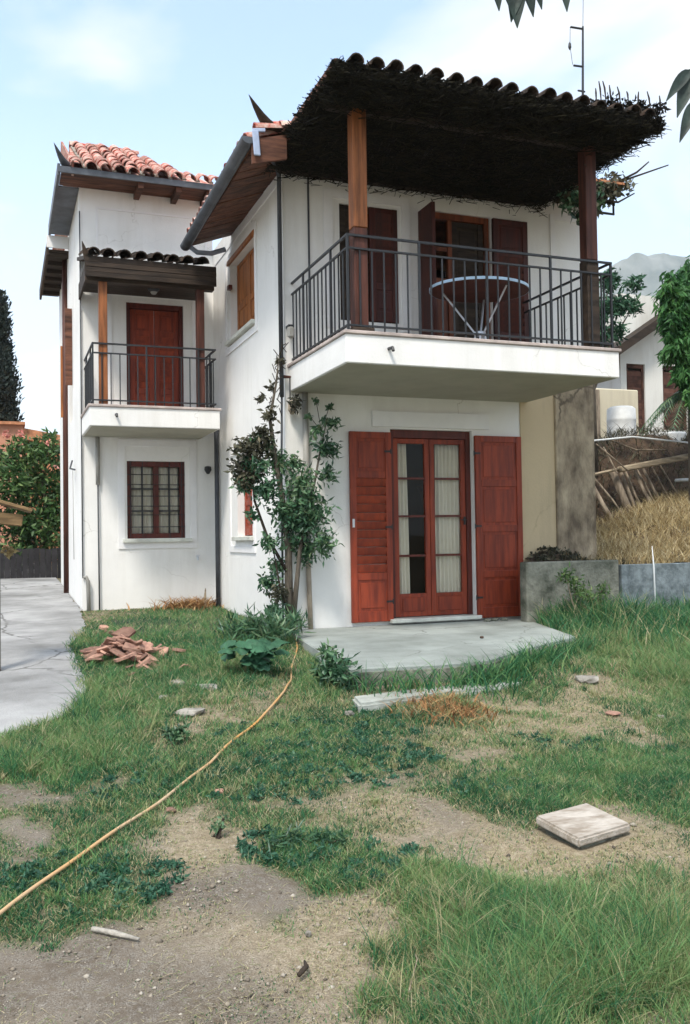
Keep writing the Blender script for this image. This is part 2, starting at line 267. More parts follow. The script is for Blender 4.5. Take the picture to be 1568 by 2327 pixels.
def copy_at(src, parent, loc):
    o = src.copy(); return link(o, parent, loc)
def raw(name, V, F, m, parent=None, loc=(0, 0, 0), tint=None, smooth=False):
    """fast mesh from numpy arrays (F: list of (n,k) arrays)"""
    me = bpy.data.meshes.new(name); V = np.asarray(V, np.float32) - np.array(loc, np.float32)
    F = [np.asarray(f, np.int32) for f in (F if isinstance(F, list) else [F])]
    me.vertices.add(len(V)); me.vertices.foreach_set('co', V.ravel())
    nl = sum(f.size for f in F); me.loops.add(nl); me.loops.foreach_set('vertex_index', np.concatenate([f.ravel() for f in F]))
    tot = np.concatenate([np.full(len(f), f.shape[1], np.int32) for f in F]); st = np.concatenate([[0], np.cumsum(tot)[:-1]]).astype(np.int32)
    me.polygons.add(len(tot)); me.polygons.foreach_set('loop_start', st); me.polygons.foreach_set('loop_total', tot)
    if tint is not None:
        a = me.attributes.new('tint', 'FLOAT', 'POINT'); a.data.foreach_set('value', np.asarray(tint, np.float32))
    me.update(calc_edges=True)
    if smooth: me.shade_smooth()
    me.materials.append(m); return link(bpy.data.objects.new(name, me), parent, loc)

# ------------------------------------------------------------------ terrain
def G(x, y):
    """height of the lawn: climbs gently to the house, on to the back along the drive"""
    x = np.asarray(x, float); y = np.asarray(y, float)
    t = np.clip((y - 3) / 6.8, 0, 1); b = .42 * t + .033 * np.clip(y - 12, 0, 30)
    lump = .012 * np.sin(3.1 * x + 1.3 * y) * np.sin(2.3 * y - 1.1 * x) + .008 * np.sin(7.3 * x - 2 * y) * np.sin(5.9 * y + 1.7 * x)
    b = b + .07 * np.exp(-((x - 3.7) / 1.5) ** 2 - ((y - 6.85) / .38) ** 2)
    return b + lump * np.clip((11 - y) / 2, 0, 1) * np.clip((y + 6) / 4, 0, 1)
# patches of the lawn, world metres: x, y, half-width, half-depth, density, blade height, dryness
PATCH = np.array([(0.29,6.08,0.56,0.76,1,0.9,0.1),(0.85,7.09,0.57,0.86,1,0.9,0.1),(0.12,5.42,0.29,0.27,0.7,0.6,0.1),(1.46,10.12,0.72,3.49,1,0.8,0.15),(2.2,9.75,0.76,3.6,1,0.8,0.3),(2.88,10.39,0.36,3.08,1,1.3,0.1),(1.06,10.84,0.3,1.99,0.8,0.6,0.2),(0.25,5.22,0.36,0.33,-1,0,0),(0.1,4.54,0.18,0.15,-0.9,0,0),(0.03,4.95,0.13,0.13,0.5,0.4,0.3),(0.77,5.19,0.39,0.46,0.6,0.45,0.2),(0.46,4.8,0.27,0.22,0.5,0.45,0.3),(1.06,4.94,0.29,0.43,0.5,0.4,0.2),(1.55,6.86,0.57,0.7,-0.7,0.3,0.9),(1.01,6.04,0.35,0.47,-0.35,0.4,0.9),(1.26,6.42,0.19,0.3,-0.9,0.2,0.9),(1.74,5.78,0.49,0.57,0.75,0.4,0.15),(1.98,5.2,0.53,0.53,0.6,0.4,0.2),(2.6,5.95,0.37,0.42,0.6,0.4,0.2),(1.39,4.89,0.36,0.37,0.6,0.4,0.15),(1.22,4.06,0.26,0.28,0.9,0.5,0.05),(1.36,3.85,0.23,0.19,0.7,0.45,0.2),(0.87,4.18,0.22,0.31,-0.8,0.2,0.8),(0.88,3.79,0.22,0.25,-1,0,0),(0.74,4.45,0.13,0.23,-0.4,0.2,0.8),(0.16,4.14,0.24,0.23,0.55,0.35,0.1),(0.4,3.96,0.26,0.26,0.6,0.38,0.1),(0.21,3.7,0.14,0.13,0.5,0.4,0.2),(0.33,3.2,0.62,0.31,-1.3,0,0),(0.82,3.27,0.48,0.25,-1.1,0.2,0.7),(0.08,3.51,0.24,0.2,-1,0,0),(0.62,2.81,0.54,0.2,-1,0.2,0.5),(1.16,3.36,0.2,0.14,-0.4,0.35,0.8),(1.7,4.36,0.52,0.28,-0.25,0.35,0.9),(1.71,4.63,0.28,0.17,-0.3,0.3,0.9),(3.04,6.06,0.19,0.59,0.8,0.9,1),(3.22,5.61,0.34,0.47,0.2,0.5,0.95),(4.46,6.32,0.47,0.75,-0.5,0.35,1),(3.72,5.44,0.46,0.54,-0.2,0.4,0.95),(2.86,4.98,0.46,0.42,0.0,0.4,0.8),(3.36,5.11,0.26,0.36,0.5,0.5,0.15),(3.34,4.45,0.56,0.51,1,0.6,0.1),(2.61,4.46,0.32,0.34,0.8,0.5,0.1),(4.48,5.3,0.25,1.19,0.8,0.7,0.25),(3.42,4.03,0.21,0.45,0.9,0.6,0.1),(6.24,8.12,0.8,2.19,1,1.7,0.3),(6.1,7.14,0.47,1.97,1,1.5,0.3),(4.22,6.94,0.38,0.74,0.9,1.3,0.2),(3.96,7.43,0.48,0.44,0.6,0.9,0.2),(3.12,7.31,0.31,0.45,0.3,0.6,0.5),(2.61,3.73,0.36,0.34,-0.6,0.25,0.95),(2.03,3.93,0.25,0.3,-0.5,0.25,0.9),(2.2,3.41,0.23,0.18,-0.6,0.2,1),(1.99,4.13,0.11,0.18,-0.9,0,0),(1.75,3.43,0.2,0.29,0.9,0.9,0.15),(1.8,2.94,0.42,0.46,1,1.25,0.1),(2.01,2.63,0.39,0.53,1,1.3,0.0),(1.45,2.64,0.37,0.31,1,1.35,0.22),(2.53,3.15,0.28,0.22,0.5,0.7,0.7),(1.32,3.27,0.19,0.28,0.3,0.6,0.6),(1.11,2.94,0.16,0.33,-0.6,0.5,0.8),(1.38,2.97,0.14,0.16,0.0,0.7,0.8),(1.08,2.68,0.15,0.1,-0.5,0.4,0.8),(2.65,7.47,0.23,0.9,0.7,1.0,0.1),(2.05,6.68,0.27,0.42,0.5,0.4,0.4)])
def smooth_noise(x, y, s, seed=0):
    """cheap value noise on a lattice"""
    x = np.asarray(x) * s + 100; y = np.asarray(y) * s + 100; xi = np.floor(x).astype(int); yi = np.floor(y).astype(int); fx = x - xi; fy = y - yi
    fx = fx * fx * (3 - 2 * fx); fy = fy * fy * (3 - 2 * fy)
    def h(i, j):
        q = np.sin(i * 127.1 + j * 311.7 + seed * 74.7) * 43758.5453; return q - np.floor(q)
    return (h(xi, yi) * (1 - fx) + h(xi + 1, yi) * fx) * (1 - fy) + (h(xi, yi + 1) * (1 - fx) + h(xi + 1, yi + 1) * fx) * fy
def lawn(x, y):
    """density (about 0..1.3), blade height factor and dryness at a point of the lawn"""
    x = np.asarray(x, float); y = np.asarray(y, float); ca, sa = math.cos(yaw), math.sin(yaw)
    d = np.full(x.shape, .44) + .16 * np.clip((y - 9.5) / 1.5, 0, 1); hn = np.full(x.shape, .42 * .35); dn = np.full(x.shape, .5 * .35); ws = np.full(x.shape, .35)
    wx = x + .30 * (smooth_noise(x, y, 3, 1) - .5) + .10 * (smooth_noise(x, y, 13, 2) - .5)
    wy = y + .5 * (smooth_noise(x, y, 3, 3) - .5) + .16 * (smooth_noise(x, y, 13, 4) - .5)
    for px, py, ra, rb, wt, h, dr in PATCH:
        dx, dy = wx - px, wy - py; a = (dx * ca - dy * sa) / ra; b = (dx * sa + dy * ca) / rb
        g = np.exp(-((a * a + b * b) ** 1.5) * .7); d = d + wt * g * (.72 if wt > 0 else .55); k = g * max(abs(wt), .3); hn = hn + h * k; dn = dn + dr * k; ws = ws + k
    n = smooth_noise(x, y, 2.3, 7) * .3 + smooth_noise(x, y, 6.5, 5) * .4 + smooth_noise(x, y, 17, 6) * .3
    return np.clip(d + (n - .5) * 1.25, 0, 1.35), hn / ws, np.clip(dn / ws, 0, 1)

DRIVE_EDGE = [(-.9, -5), (-.55, 3), (-.3, 5.6), (-.02, 6.29), (.36, 6.75), (.6, 7.4), (.66, 8.2), (.62, 9.7), (.80, 10.6), (.94, 11.5), (1.0, 12.6), (1.07, 13.6)]
def drive_x(y):
    return np.interp(y, [p[1] for p in DRIVE_EDGE] + [80], [p[0] for p in DRIVE_EDGE] + [1.07]) + .05 * (smooth_noise(y, y * 0, 3, 9) - .5) + .03 * (smooth_noise(y, y * 0, 11, 8) - .5)

def graded(a, b, fine, far, lo, hi):
    inner = np.arange(a, b, fine); k = np.array([1.6 ** i for i in range(40)]) * fine
    right = inner[-1] + np.cumsum(k); right = right[right < far]; left = inner[0] - np.cumsum(k); left = left[left > -far][::-1]
    return np.concatenate([left, inner, right])
gx = graded(-2.5, 9.0, .06, 2500, 0, 0); gy = graded(-.5, 14.5, .06, 2500, 0, 0)
X, Y = np.meshgrid(gx, gy); Z = G(X, Y) + np.where((np.abs(X) < 12) & (Y < 14.5) & (Y > -1), .012 * (smooth_noise(X, Y, 6, 11) - .5) + .008 * (smooth_noise(X, Y, 17, 12) - .5), 0)
Z = np.where(Y > 45, .42 + .033 * 30 - .0, Z)
ny, nx = X.shape; idx = np.arange(nx * ny).reshape(ny, nx)
quads = np.stack([idx[:-1, :-1], idx[:-1, 1:], idx[1:, 1:], idx[1:, :-1]], -1).reshape(-1, 4)
den, hh, dry = lawn(X.ravel(), Y.ravel())
gm = bpy.data.materials.new('earth and thatch'); gm.use_nodes = True; t_ = gm.node_tree; n_ = t_.nodes; l_ = t_.links; pb = n_['Principled BSDF']; pb.inputs['Roughness'].default_value = .95; pb.inputs['Specular IOR Level'].default_value = .1
co = n_.new('ShaderNodeTexCoord')
def _noise(s, d=8, rgh=.65):
    q = n_.new('ShaderNodeTexNoise'); q.inputs['Scale'].default_value = s; q.inputs['Detail'].default_value = d; q.inputs['Roughness'].default_value = rgh; l_.new(co.outputs['Object'], q.inputs['Vector']); return q
def _ramp(src, a, b, c0, c1):
    q = n_.new('ShaderNodeValToRGB'); q.color_ramp.elements[0].position = a; q.color_ramp.elements[1].position = b; q.color_ramp.elements[0].color = (*c0, 1); q.color_ramp.elements[1].color = (*c1, 1); l_.new(src, q.inputs[0]); return q
def _mix(f, a, b):
    q = n_.new('ShaderNodeMix'); q.data_type = 'RGBA'; l_.new(f, q.inputs['Factor']); l_.new(a, q.inputs['A']); l_.new(b, q.inputs['B']); return q.outputs['Result']
nA, nB, nC = _noise(1.3), _noise(30, 6), _noise(160, 3)
ad_ = n_.new('ShaderNodeAttribute'); ad_.attribute_name = 'dry'
mat_c = _mix(_ramp(nB.outputs['Fac'], .38, .66, (0, 0, 0), (1, 1, 1)).outputs[0], _ramp(nC.outputs['Fac'], .35, .65, (.16, .13, .085), (.36, .29, .19)).outputs[0], _ramp(nC.outputs['Fac'], .35, .65, (.30, .245, .165), (.52, .44, .32)).outputs[0])
bare = _mix(_ramp(nB.outputs['Fac'], .35, .7, (0, 0, 0), (1, 1, 1)).outputs[0], _ramp(nA.outputs['Fac'], .35, .65, (.11, .086, .064), (.255, .218, .172)).outputs[0], _ramp(nC.outputs['Fac'], .35, .65, (.085, .070, .055), (.36, .33, .285)).outputs[0])
thatch = _mix(_ramp(nB.outputs['Fac'], .4, .65, (0, 0, 0), (1, 1, 1)).outputs[0], _ramp(nC.outputs['Fac'], .35, .65, (.05, .065, .025), (.10, .12, .045)).outputs[0], _ramp(nC.outputs['Fac'], .4, .6, (.12, .12, .05), (.25, .21, .11)).outputs[0])
dirt = _mix(_ramp(ad_.outputs['Fac'], .25, .75, (0, 0, 0), (1, 1, 1)).outputs[0], bare, mat_c)
at = n_.new('ShaderNodeAttribute'); at.attribute_name = 'tint'
gf = n_.new('ShaderNodeMapRange'); gf.inputs['From Min'].default_value = .15; gf.inputs['From Max'].default_value = .85; l_.new(at.outputs['Fac'], gf.inputs['Value'])
l_.new(_mix(gf.outputs[0], dirt, thatch), pb.inputs['Base Color'])
bp_ = n_.new('ShaderNodeBump'); bp_.inputs['Strength'].default_value = .6; bp_.inputs['Distance'].default_value = .02; l_.new(nC.outputs['Fac'], bp_.inputs['Height']); l_.new(bp_.outputs[0], pb.inputs['Normal'])
ground = raw('ground', np.stack([X.ravel(), Y.ravel(), Z.ravel()], 1), quads, gm, tint=den * (1 - .5 * dry), smooth=True)
_a = ground.data.attributes.new('dry', 'FLOAT', 'POINT'); _a.data.foreach_set('value', dry.astype(np.float32))
tag(ground, 'patchy lawn of bare earth and worn turf in front of the house', 'ground', kind='structure')

# concrete drive, a sheet a little proud of the earth
yy = np.concatenate([np.arange(-5, 16, .08), np.arange(16, 60, .8)]); vs = []; NXD = 24
for y in yy:
    e = float(drive_x(np.array(y))); 
    for k in range(NXD): 
        x = -7 + (e + 7) * k / (NXD - 1); vs.append((x, y, float(G(x, y)) + .022 + .006 * math.sin(2 * x + y)))
vs = np.array(vs); ii = np.arange(len(yy) * NXD).reshape(len(yy), NXD)
dq = np.stack([ii[:-1, :-1], ii[:-1, 1:], ii[1:, 1:], ii[1:, :-1]], -1).reshape(-1, 4)
tag(raw('driveway', vs, dq, M['drive'], smooth=True), 'pale worn concrete drive along the left of the house', 'driveway', kind='structure')

# raised ground behind the retaining wall, with a dark earth bank
def T(x, y):
    x = np.asarray(x, float); y = np.asarray(y, float)
    s = lambda a, b, v: np.clip((v - a) / (b - a), 0, 1) ** 2 * (3 - 2 * np.clip((v - a) / (b - a), 0, 1))
    m = .75 * s(7.4, 10.6, x) * s(9.6, 11.9, y) + .12 * s(9.6, 11, y)
    heap = .17 * np.exp(-(((x - 6.55) / .38) ** 2 + ((y - 9.98) / .3) ** 2))
    bank = (1.08 + .22 * s(9, 11, x)) * s(12.55, 13.2, y)
    return 1.08 + m + heap + bank + .03 * np.clip(y - 13.2, 0, 60) + .10 * (smooth_noise(x, y, 2.3, 21) - .5) + .09 * (smooth_noise(x, y, 6, 22) - .5)
tx = np.concatenate([np.arange(6.18, 14, .12), np.linspace(14, 60, 24)]); ty = np.concatenate([np.arange(9.58, 15, .12), np.linspace(15, 70, 24)])
TX, TY = np.meshgrid(tx, ty); TZ = T(TX, TY); jj = np.arange(TX.size).reshape(TX.shape)
tq = np.stack([jj[:-1, :-1], jj[:-1, 1:], jj[1:, 1:], jj[1:, :-1]], -1).reshape(-1, 4)
M['soil'] = mat('dark brown soil', (0.10, 0.066, 0.042), .95, .4, 3, .8, 25, col2=(.030, .022, .017), detail=10)
tag(raw('hillside', np.stack([TX.ravel(), TY.ravel(), TZ.ravel()], 1), tq, M['soil'], smooth=True), 'dark earth bank rising behind the retaining wall', 'hillside', kind='structure')

# mountain far off to the right
mxs = np.linspace(-40, 520, 260); mys = np.linspace(300, 640, 130); MX, MY = np.meshgrid(mxs, mys)
ridge = np.interp(MX, [-40, 90, 170, 230, 255, 274, 295, 325, 420, 520], [10, 34, 70, 98, 109, 113, 119, 126, 138, 142])
MZ = 1.16 * ridge * np.clip((MY - 300) / 60, 0, 1) ** .7 * np.clip((640 - MY) / 200, 0, 1) ** .5 + 9 * (smooth_noise(MX, MY, .03, 31) - .5) + 8 * (smooth_noise(MX, MY, .08, 32) - .5) + 6 * (smooth_noise(MX, MY, .2, 33) - .5) - 6
kk = np.arange(MX.size).reshape(MX.shape)
mq = np.stack([kk[:-1, :-1], kk[:-1, 1:], kk[1:, 1:], kk[1:, :-1]], -1).reshape(-1, 4)
tag(raw('mountain', np.stack([MX.ravel(), MY.ravel(), MZ.ravel()], 1) * 3.75, mq, M['rock'], smooth=True), 'hazy blue mountain ridge on the horizon', 'mountain', kind='structure')

# ------------------------------------------------------------------ the house
house = thing('house', 'white two-storey house with dark red shutters, two balconies and tiled roofs', 'house', (3.05, 10.0, .42))
def wall(name, axis, plane, u0, u1, v0, v1, holes, th, m, label=None, step=None):
    """flat wall with rectangular openings and reveals. axis 'x': plane at y=plane facing -y (u = x); axis 'y': plane at x=plane facing -x (u = y)"""
    P = (lambda u, v, w: (u, plane + w, v)) if axis == 'x' else (lambda u, v, w: (plane + w, u, v))
    us = sorted({u0, u1, *[h[0] for h in holes], *[h[1] for h in holes]}); vs_ = sorted({v0, v1, *[h[2] for h in holes], *[h[3] for h in holes]})
    mb = MB(); vi = {}
    def V(u, v, w):
        k = (round(u, 4), round(v, 4), w)
        if k not in vi: vi[k] = len(mb.v); mb.v.append(P(u, v, w)); mb.t.append(.5)
        return vi[k]
    full = {}
    for i in range(len(us) - 1):
        for j in range(len(vs_) - 1):
            cu, cv = (us[i] + us[i + 1]) / 2, (vs_[j] + vs_[j + 1]) / 2
            full[i, j] = not any(h[0] < cu < h[1] and h[2] < cv < h[3] for h in holes)
    for (i, j), ok in full.items():
        if not ok: continue
        a, b, c, d = us[i], us[i + 1], vs_[j], vs_[j + 1]
        mb.f.append((V(a, c, 0), V(b, c, 0), V(b, d, 0), V(a, d, 0))); mb.f.append((V(a, c, th), V(a, d, th), V(b, d, th), V(b, c, th)))
        for (ni, nj), (p, q) in {(i - 1, j): ((a, c), (a, d)), (i + 1, j): ((b, d), (b, c)), (i, j - 1): ((b, c), (a, c)), (i, j + 1): ((a, d), (b, d))}.items():
            if not full.get((ni, nj), False):
                mb.f.append((V(*p, 0), V(*q, 0), V(*q, th), V(*p, th)))
    o = build(name, mb, m, house); 
    bm = bmesh.new(); bm.from_mesh(o.data); bmesh.ops.recalc_face_normals(bm, faces=bm.faces); bm.to_mesh(o.data); bm.free()
    if label: o['label'] = label
    return o
TH = .24
# right wing: front
wall('wall', 'x', 10.0, 3.05, 6.155, .36, 3.3, [(4.36, 5.47, .5, 2.78)], TH, M['white'], 'white ground floor wall round the terrace door')
wall('wall', 'x', 10.0, 3.05, 7.25, 3.3, 5.95, [(3.75, 4.5, 4.05, 5.44), (4.83, 5.78, 3.5, 5.49)], TH, M['white'], 'white upper wall behind the large balcony')
wall('wall', 'x', 9.985, 6.155, 6.655, .6, 3.62, [], TH, M['tan'], 'tan unpainted plaster wall strip')
b = MB(); b.box(6.656, 7.252, 9.955, 10.25, .9, 3.62)
o = build('pillar', b, M['stained'], house, bevel=.012); o['label'] = 'weathered stained concrete pillar'
# right wing: side facing the drive
wall('wall', 'y', 3.05, 10.24, 13.7, .36, 5.9, [(11.27, 12.58, 4.28, 5.37), (11.45, 12.3, 1.52, 2.62)], TH, M['white'], 'white side wall with orange shuttered window')
# left wing
wall('wall', 'x', 13.7, 1.08, 3.05, .36, 6.72, [(1.74, 2.59, 3.3, 5.03), (1.73, 2.59, 1.51, 2.66)], TH, M['white'], 'white recessed front wall under the tiled wing roof')
wall('wall', 'y', 1.08, 13.94, 18.7, .36, 6.72, [(15.3, 16.0, 3.45, 5.0)], TH, M['white'], 'white outer wall along the drive')
# hidden backs closing the house
b = MB(); b.box(7.01, 7.25, 10.24, 18.6, 1, 5.9); b.box(1.32, 7.0, 18.46, 18.7, .3, 6.7); build('wall', b, M['white'], house)
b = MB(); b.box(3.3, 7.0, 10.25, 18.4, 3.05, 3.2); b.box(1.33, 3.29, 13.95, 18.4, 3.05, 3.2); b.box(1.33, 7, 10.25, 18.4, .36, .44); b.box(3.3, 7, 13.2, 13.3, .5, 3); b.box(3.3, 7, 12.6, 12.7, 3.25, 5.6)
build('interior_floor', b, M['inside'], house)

# --- raised plaster bands round the openings
def surround(axis, plane, u0, u1, v0, v1, bw, proud=.018, sides='lrtb', parent=house):
    b = MB()
    def bx(a, c, d, e):
        if axis == 'x': b.box(a, c, plane - proud, plane + .004, d, e)
        else: b.box(plane - proud, plane + .004, a, c, d, e)
    if 't' in sides: bx(u0, u1, v1 - bw, v1)
    if 'b' in sides: bx(u0, u1, v0, v0 + bw)
    z0 = v0 + (bw if 'b' in sides else 0); z1 = v1 - (bw if 't' in sides else 0)
    if 'l' in sides: bx(u0, u0 + bw, z0, z1)
    if 'r' in sides: bx(u1 - bw, u1, z0, z1)
    return build('wall_trim', b, M['trim'], parent)
surround('x', 10.0, 4.12, 5.69, 2.79, 2.985, .185, .04, sides='t')
surround('x', 10.0, 3.55, 4.66, 3.95, 5.60, .11, sides='lrt')
surround('x', 10.0, 6.66, 7.2, 3.6, 5.63, .07, sides='lt'); 
surround('x', 13.7, 1.60, 2.76, 1.36, 2.98, .10); surround('x', 13.7, 1.31, 2.96, 5.3, 6.4, .03, .012, sides='lrt')
surround('x', 13.7, 1.45, 2.80, 3.3, 5.2, .08, sides='lrt')
surround('y', 3.05, 11.12, 12.86, 4.12, 5.52, .09); surround('y', 3.05, 11.35, 12.75, 1.30, 2.74, .09)
surround('y', 3.05, 10.18, 13.55, 5.62, 5.66, .03, .01, sides='t')
b = MB(); b.box(3.355, 3.375, 9.985, 10.003, 3.5, 5.75); o = build('wall_joint', b, M['pipe'], house)
# sills
for axis, p, u0, u1, z in (('x', 13.7, 1.66, 2.68, 1.47), ('y', 3.05, 11.2, 12.7, 4.25), ('y', 3.05, 11.4, 12.4, 1.48)):
    b = MB()
    if axis == 'x': b.box(u0, u1, p - .07, p + .15, z - .02, z + .035)
    else: b.box(p - .07, p + .15, u0, u1, z - .02, z + .035)
    build('window_sill', b, M['marble'], house, bevel=.006)
b = MB(); b.box(4.30, 5.50, 9.88, 10.2, .462, .507); build('door_sill', b, M['marble'], house, bevel=.006)

# --- leaves: frames, panels, slats, panes
def shutter(u0, u1, z0, z1, plane, kind, m, axis='x', parent=house, name='shutter', th=.045, label=None, flip=1):
    """panelled or louvred shutter leaf on the plane (front face at plane - th)"""
    def bx(a, c, d, e, f, g):                           # u, depth, z
        q = MB()
        if axis == 'x': q.box(a, c, plane - th + d, plane - th + e, f, g)
        else: q.box(plane - th + d, plane - th + e, a, c, f, g)
        return q
    st = .075; rail = .085; H = z1 - z0
    fr = MB()
    for q in (bx(u0, u0 + st, 0, th, z0, z1), bx(u1 - st, u1, 0, th, z0, z1)): fr.add(q.v, q.f)
    cuts = {'panel4': (0, .135, .36, .60, .86, 1), 'louvre': (0, .16, .27, .72, .80, 1), 'two': (0, .36, 1), 'louvre2': (0, .25, .33, 1)}[kind]
    rails = {'panel4': (.0, .22, .47, .72, .965), 'louvre': (0, .22, .755, .965), 'two': (0, .38, .955), 'louvre2': (0, .28, .955)}[kind]
    edges = []
    for i, rf in enumerate(rails):
        zz = z0 + rf * H; top = zz + (rail if i < len(rails) - 1 else z1 - zz); 
        if i == 0: top = zz + rail * 1.5
        q = bx(u0 + st + .001, u1 - st - .001, .003, th - .003, zz, top); fr.add(q.v, q.f); edges.append((zz, top))
    f = build(name, fr, m, parent, bevel=.004)
    if label: f['label'] = label
    for i in range(len(edges) - 1):
        a, c = edges[i][1], edges[i + 1][0]
        lou = (kind == 'louvre' and i == 1) or (kind == 'louvre2' and i == 1)
        if lou:
            n = max(3, int((c - a) / .095))
            for k in range(n):
                zc = a + (k + .5) * (c - a) / n; hh_ = (c - a) / n
                q = MB(); du = (u1 - u0) / 2 - st + .004; cu = (u0 + u1) / 2
                if axis == 'x': q.obox((cu, plane - th / 2, zc), (du, 0, 0), (0, .013, 0), (0, -.015, .5 * hh_ - .0035))
                else: q.obox((plane - th / 2, cu, zc), (0, du, 0), (.013, 0, 0), (-.015, 0, .5 * hh_ - .0035))
                build('slat', q, m, f)
        else:
            q = bx(u0 + st - .008, u1 - st + .008, .016, th - .012, a - .008, c + .008); build('panel', q, m, f)
            q = bx(u0 + st + .035, u1 - st - .035, .008, .018, a + .035, c - .035)
            if u1 - u0 > .3: build('panel', q, m, f, bevel=.004)
    return f
TSL = shutter(3.82, 4.345, .485, 2.73, 9.985, 'louvre', M['red'], label='left louvred red shutter folded open on the terrace wall')
TSR = shutter(5.48, 6.135, .465, 2.72, 9.985, 'panel4', M['red'], label='right panelled red shutter folded open on the terrace wall')
for fo, hx in ((TSL, 4.30), (TSR, 5.50)):
    for z in (.72, 1.6, 2.5):
        q = MB(); q.box(hx - .045, hx + .045, 9.934, 9.9395, z - .012, z + .012); q.tube([(hx + (.04 if hx < 5 else -.04), 9.938, z - .03), (hx + (.04 if hx < 5 else -.04), 9.938, z + .03)], .008, 6); build('hinge', q, M['iron'], fo)
b = MB(); b.box(3.835, 3.862, 9.928, 9.942, 1.60, 1.70); o = build('shutter_catch', b, M['silver'], house)
# terrace door
fd = build('french_door', (lambda q: (q.box(4.36, 4.425, 10.06, 10.16, .507, 2.78), q.box(5.405, 5.47, 10.06, 10.16, .507, 2.78), q.box(4.4251, 5.4049, 10.06, 10.16, 2.68, 2.78), q)[-1])(MB()), M['redframe'], house, bevel=.004)
for (u0, u1) in ((4.428, 4.908), (4.914, 5.402)):
    q = MB(); st = .062
    q.box(u0, u0 + st, 10.075, 10.125, .515, 2.675); q.box(u1 - st, u1, 10.075, 10.125, .515, 2.675)
    q.box(u0 + st, u1 - st, 10.078, 10.122, .515, .79); q.box(u0 + st, u1 - st, 10.078, 10.122, 2.615, 2.675)
    lf = build('door_leaf', q, M['red'], fd, bevel=.004)
    for z in (1.25, 1.73, 2.19):
        q = MB(); q.box(u0 + st, u1 - st, 10.085, 10.115, z - .013, z + .013); build('glazing_bar', q, M['redframe'], fd)
    for a, c in ((.79, 1.237), (1.263, 1.717), (1.743, 2.177), (2.203, 2.615)):
        q = MB(); q.box(u0 + st - .006, u1 - st + .006, 10.098, 10.102, a - .004, c + .004); build('pane', q, M['glass'], fd)
    q = MB(); q.box(u0 + st + .03, u1 - st - .03, 10.066, 10.079, .575, .745); build('panel', q, M['red'], fd, bevel=.005)
q = MB(); q.box(5.36, 5.38, 10.04, 10.06, 1.62, 1.72); q.tube([(5.37, 10.05, 1.68), (5.37, 10.0, 1.68), (5.30, 10.0, 1.68)], .008, 6); build('door_handle', q, M['iron'], fd)

# balcony openings
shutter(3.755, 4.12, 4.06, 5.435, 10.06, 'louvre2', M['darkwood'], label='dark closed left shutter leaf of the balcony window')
shutter(4.13, 4.495, 4.06, 5.435, 10.03, 'louvre2', M['shadedred'], label='red brown right shutter leaf of the balcony window')
bd = build('balcony_door', (lambda q: (q.box(4.83, 4.90, 10.03, 10.13, 3.5, 5.49), q.box(5.71, 5.78, 10.03, 10.13, 3.5, 5.49), q.box(4.901, 5.709, 10.03, 10.13, 5.41, 5.49), q.box(5.20, 5.26, 10.04, 10.12, 3.51, 5.41), q)[-1])(MB()), M['browndoor'], house, bevel=.004)
q = MB(); q.box(4.902, 5.198, 10.06, 10.10, 3.51, 4.60); build('door_leaf', q, M['browndoor'], bd, bevel=.003)
q = MB(); q.box(4.902, 5.198, 10.06, 10.10, 4.60, 4.68); q.box(4.902, 5.198, 10.06, 10.10, 5.02, 5.07); build('glazing_bar', q, M['browndoor'], bd)
for a, c in ((4.68, 5.02), (5.07, 5.41)):
    q = MB(); q.box(4.90, 5.20, 10.078, 10.082, a, c); build('pane', q, M['glass'], bd)
shutter(5.265, 5.705, 3.515, 5.405, 10.10, 'louvre', M['darkwood'], label='dark louvred leaf added to darken the middle of the balcony door')  # added leaf, its dark colour stands for the shade in the doorway
shutter(5.79, 6.29, 3.52, 5.47, 9.985, 'louvre', M['shadedred'], label='red panelled shutter open beside the balcony door')
q = MB(); q.box(4.775, 4.825, 9.62, 9.995, 3.52, 5.45); o = build('shutter', q, M['shadedred'], house, bevel=.004); o['label'] = 'brown shutter standing out edge-on left of the balcony door'

# left wing door and window
wd = build('wing_door', (lambda q: (q.box(1.74, 1.80, 13.74, 13.84, 3.3, 5.03), q.box(2.53, 2.59, 13.74, 13.84, 3.3, 5.03), q.box(1.801, 2.529, 13.74, 13.84, 4.95, 5.03), q)[-1])(MB()), M['redframe'], house, bevel=.004)
shutter(1.802, 2.158, 3.32, 4.945, 13.83, 'louvre', M['red'], label='left leaf of the small balcony door')
shutter(2.166, 2.528, 3.32, 4.945, 13.83, 'louvre', M['red'], label='right leaf of the small balcony door')
wn = build('window', (lambda q: (q.box(1.73, 1.80, 13.75, 13.85, 1.51, 2.66), q.box(2.52, 2.59, 13.75, 13.85, 1.51, 2.66), q.box(1.801, 2.519, 13.75, 13.85, 2.58, 2.66), q.box(1.801, 2.519, 13.75, 13.85, 1.51, 1.585), q.box(2.125, 2.205, 13.755, 13.845, 1.586, 2.579), q)[-1])(MB()), M['redframe'], house, bevel=.004)
for a, c in ((1.80, 2.125), (2.205, 2.52)):
    m_ = (a + c) / 2
    q = MB(); q.box(m_ - .011, m_ + .011, 13.785, 13.815, 1.585, 2.58); 
    for z in (1.92, 2.25): q.box(a, m_ - .011, 13.785, 13.815, z - .011, z + .011); q.box(m_ + .011, c, 13.785, 13.815, z - .011, z + .011)
    build('glazing_bar', q, M['iron'], wn)
    for (p0, p1) in ((a, m_ - .011), (m_ + .011, c)):
        for (z0, z1) in ((1.585, 1.909), (1.931, 2.239), (2.261, 2.58)):
            q = MB(); q.box(p0, p1, 13.798, 13.802, z0, z1); build('pane', q, M['glass'], wn)
q = MB()
for z in (1.68, 1.86, 1.99, 2.14, 2.31, 2.46): q.tube([(1.735, 13.72, z), (2.585, 13.72, z)], .007, 6)
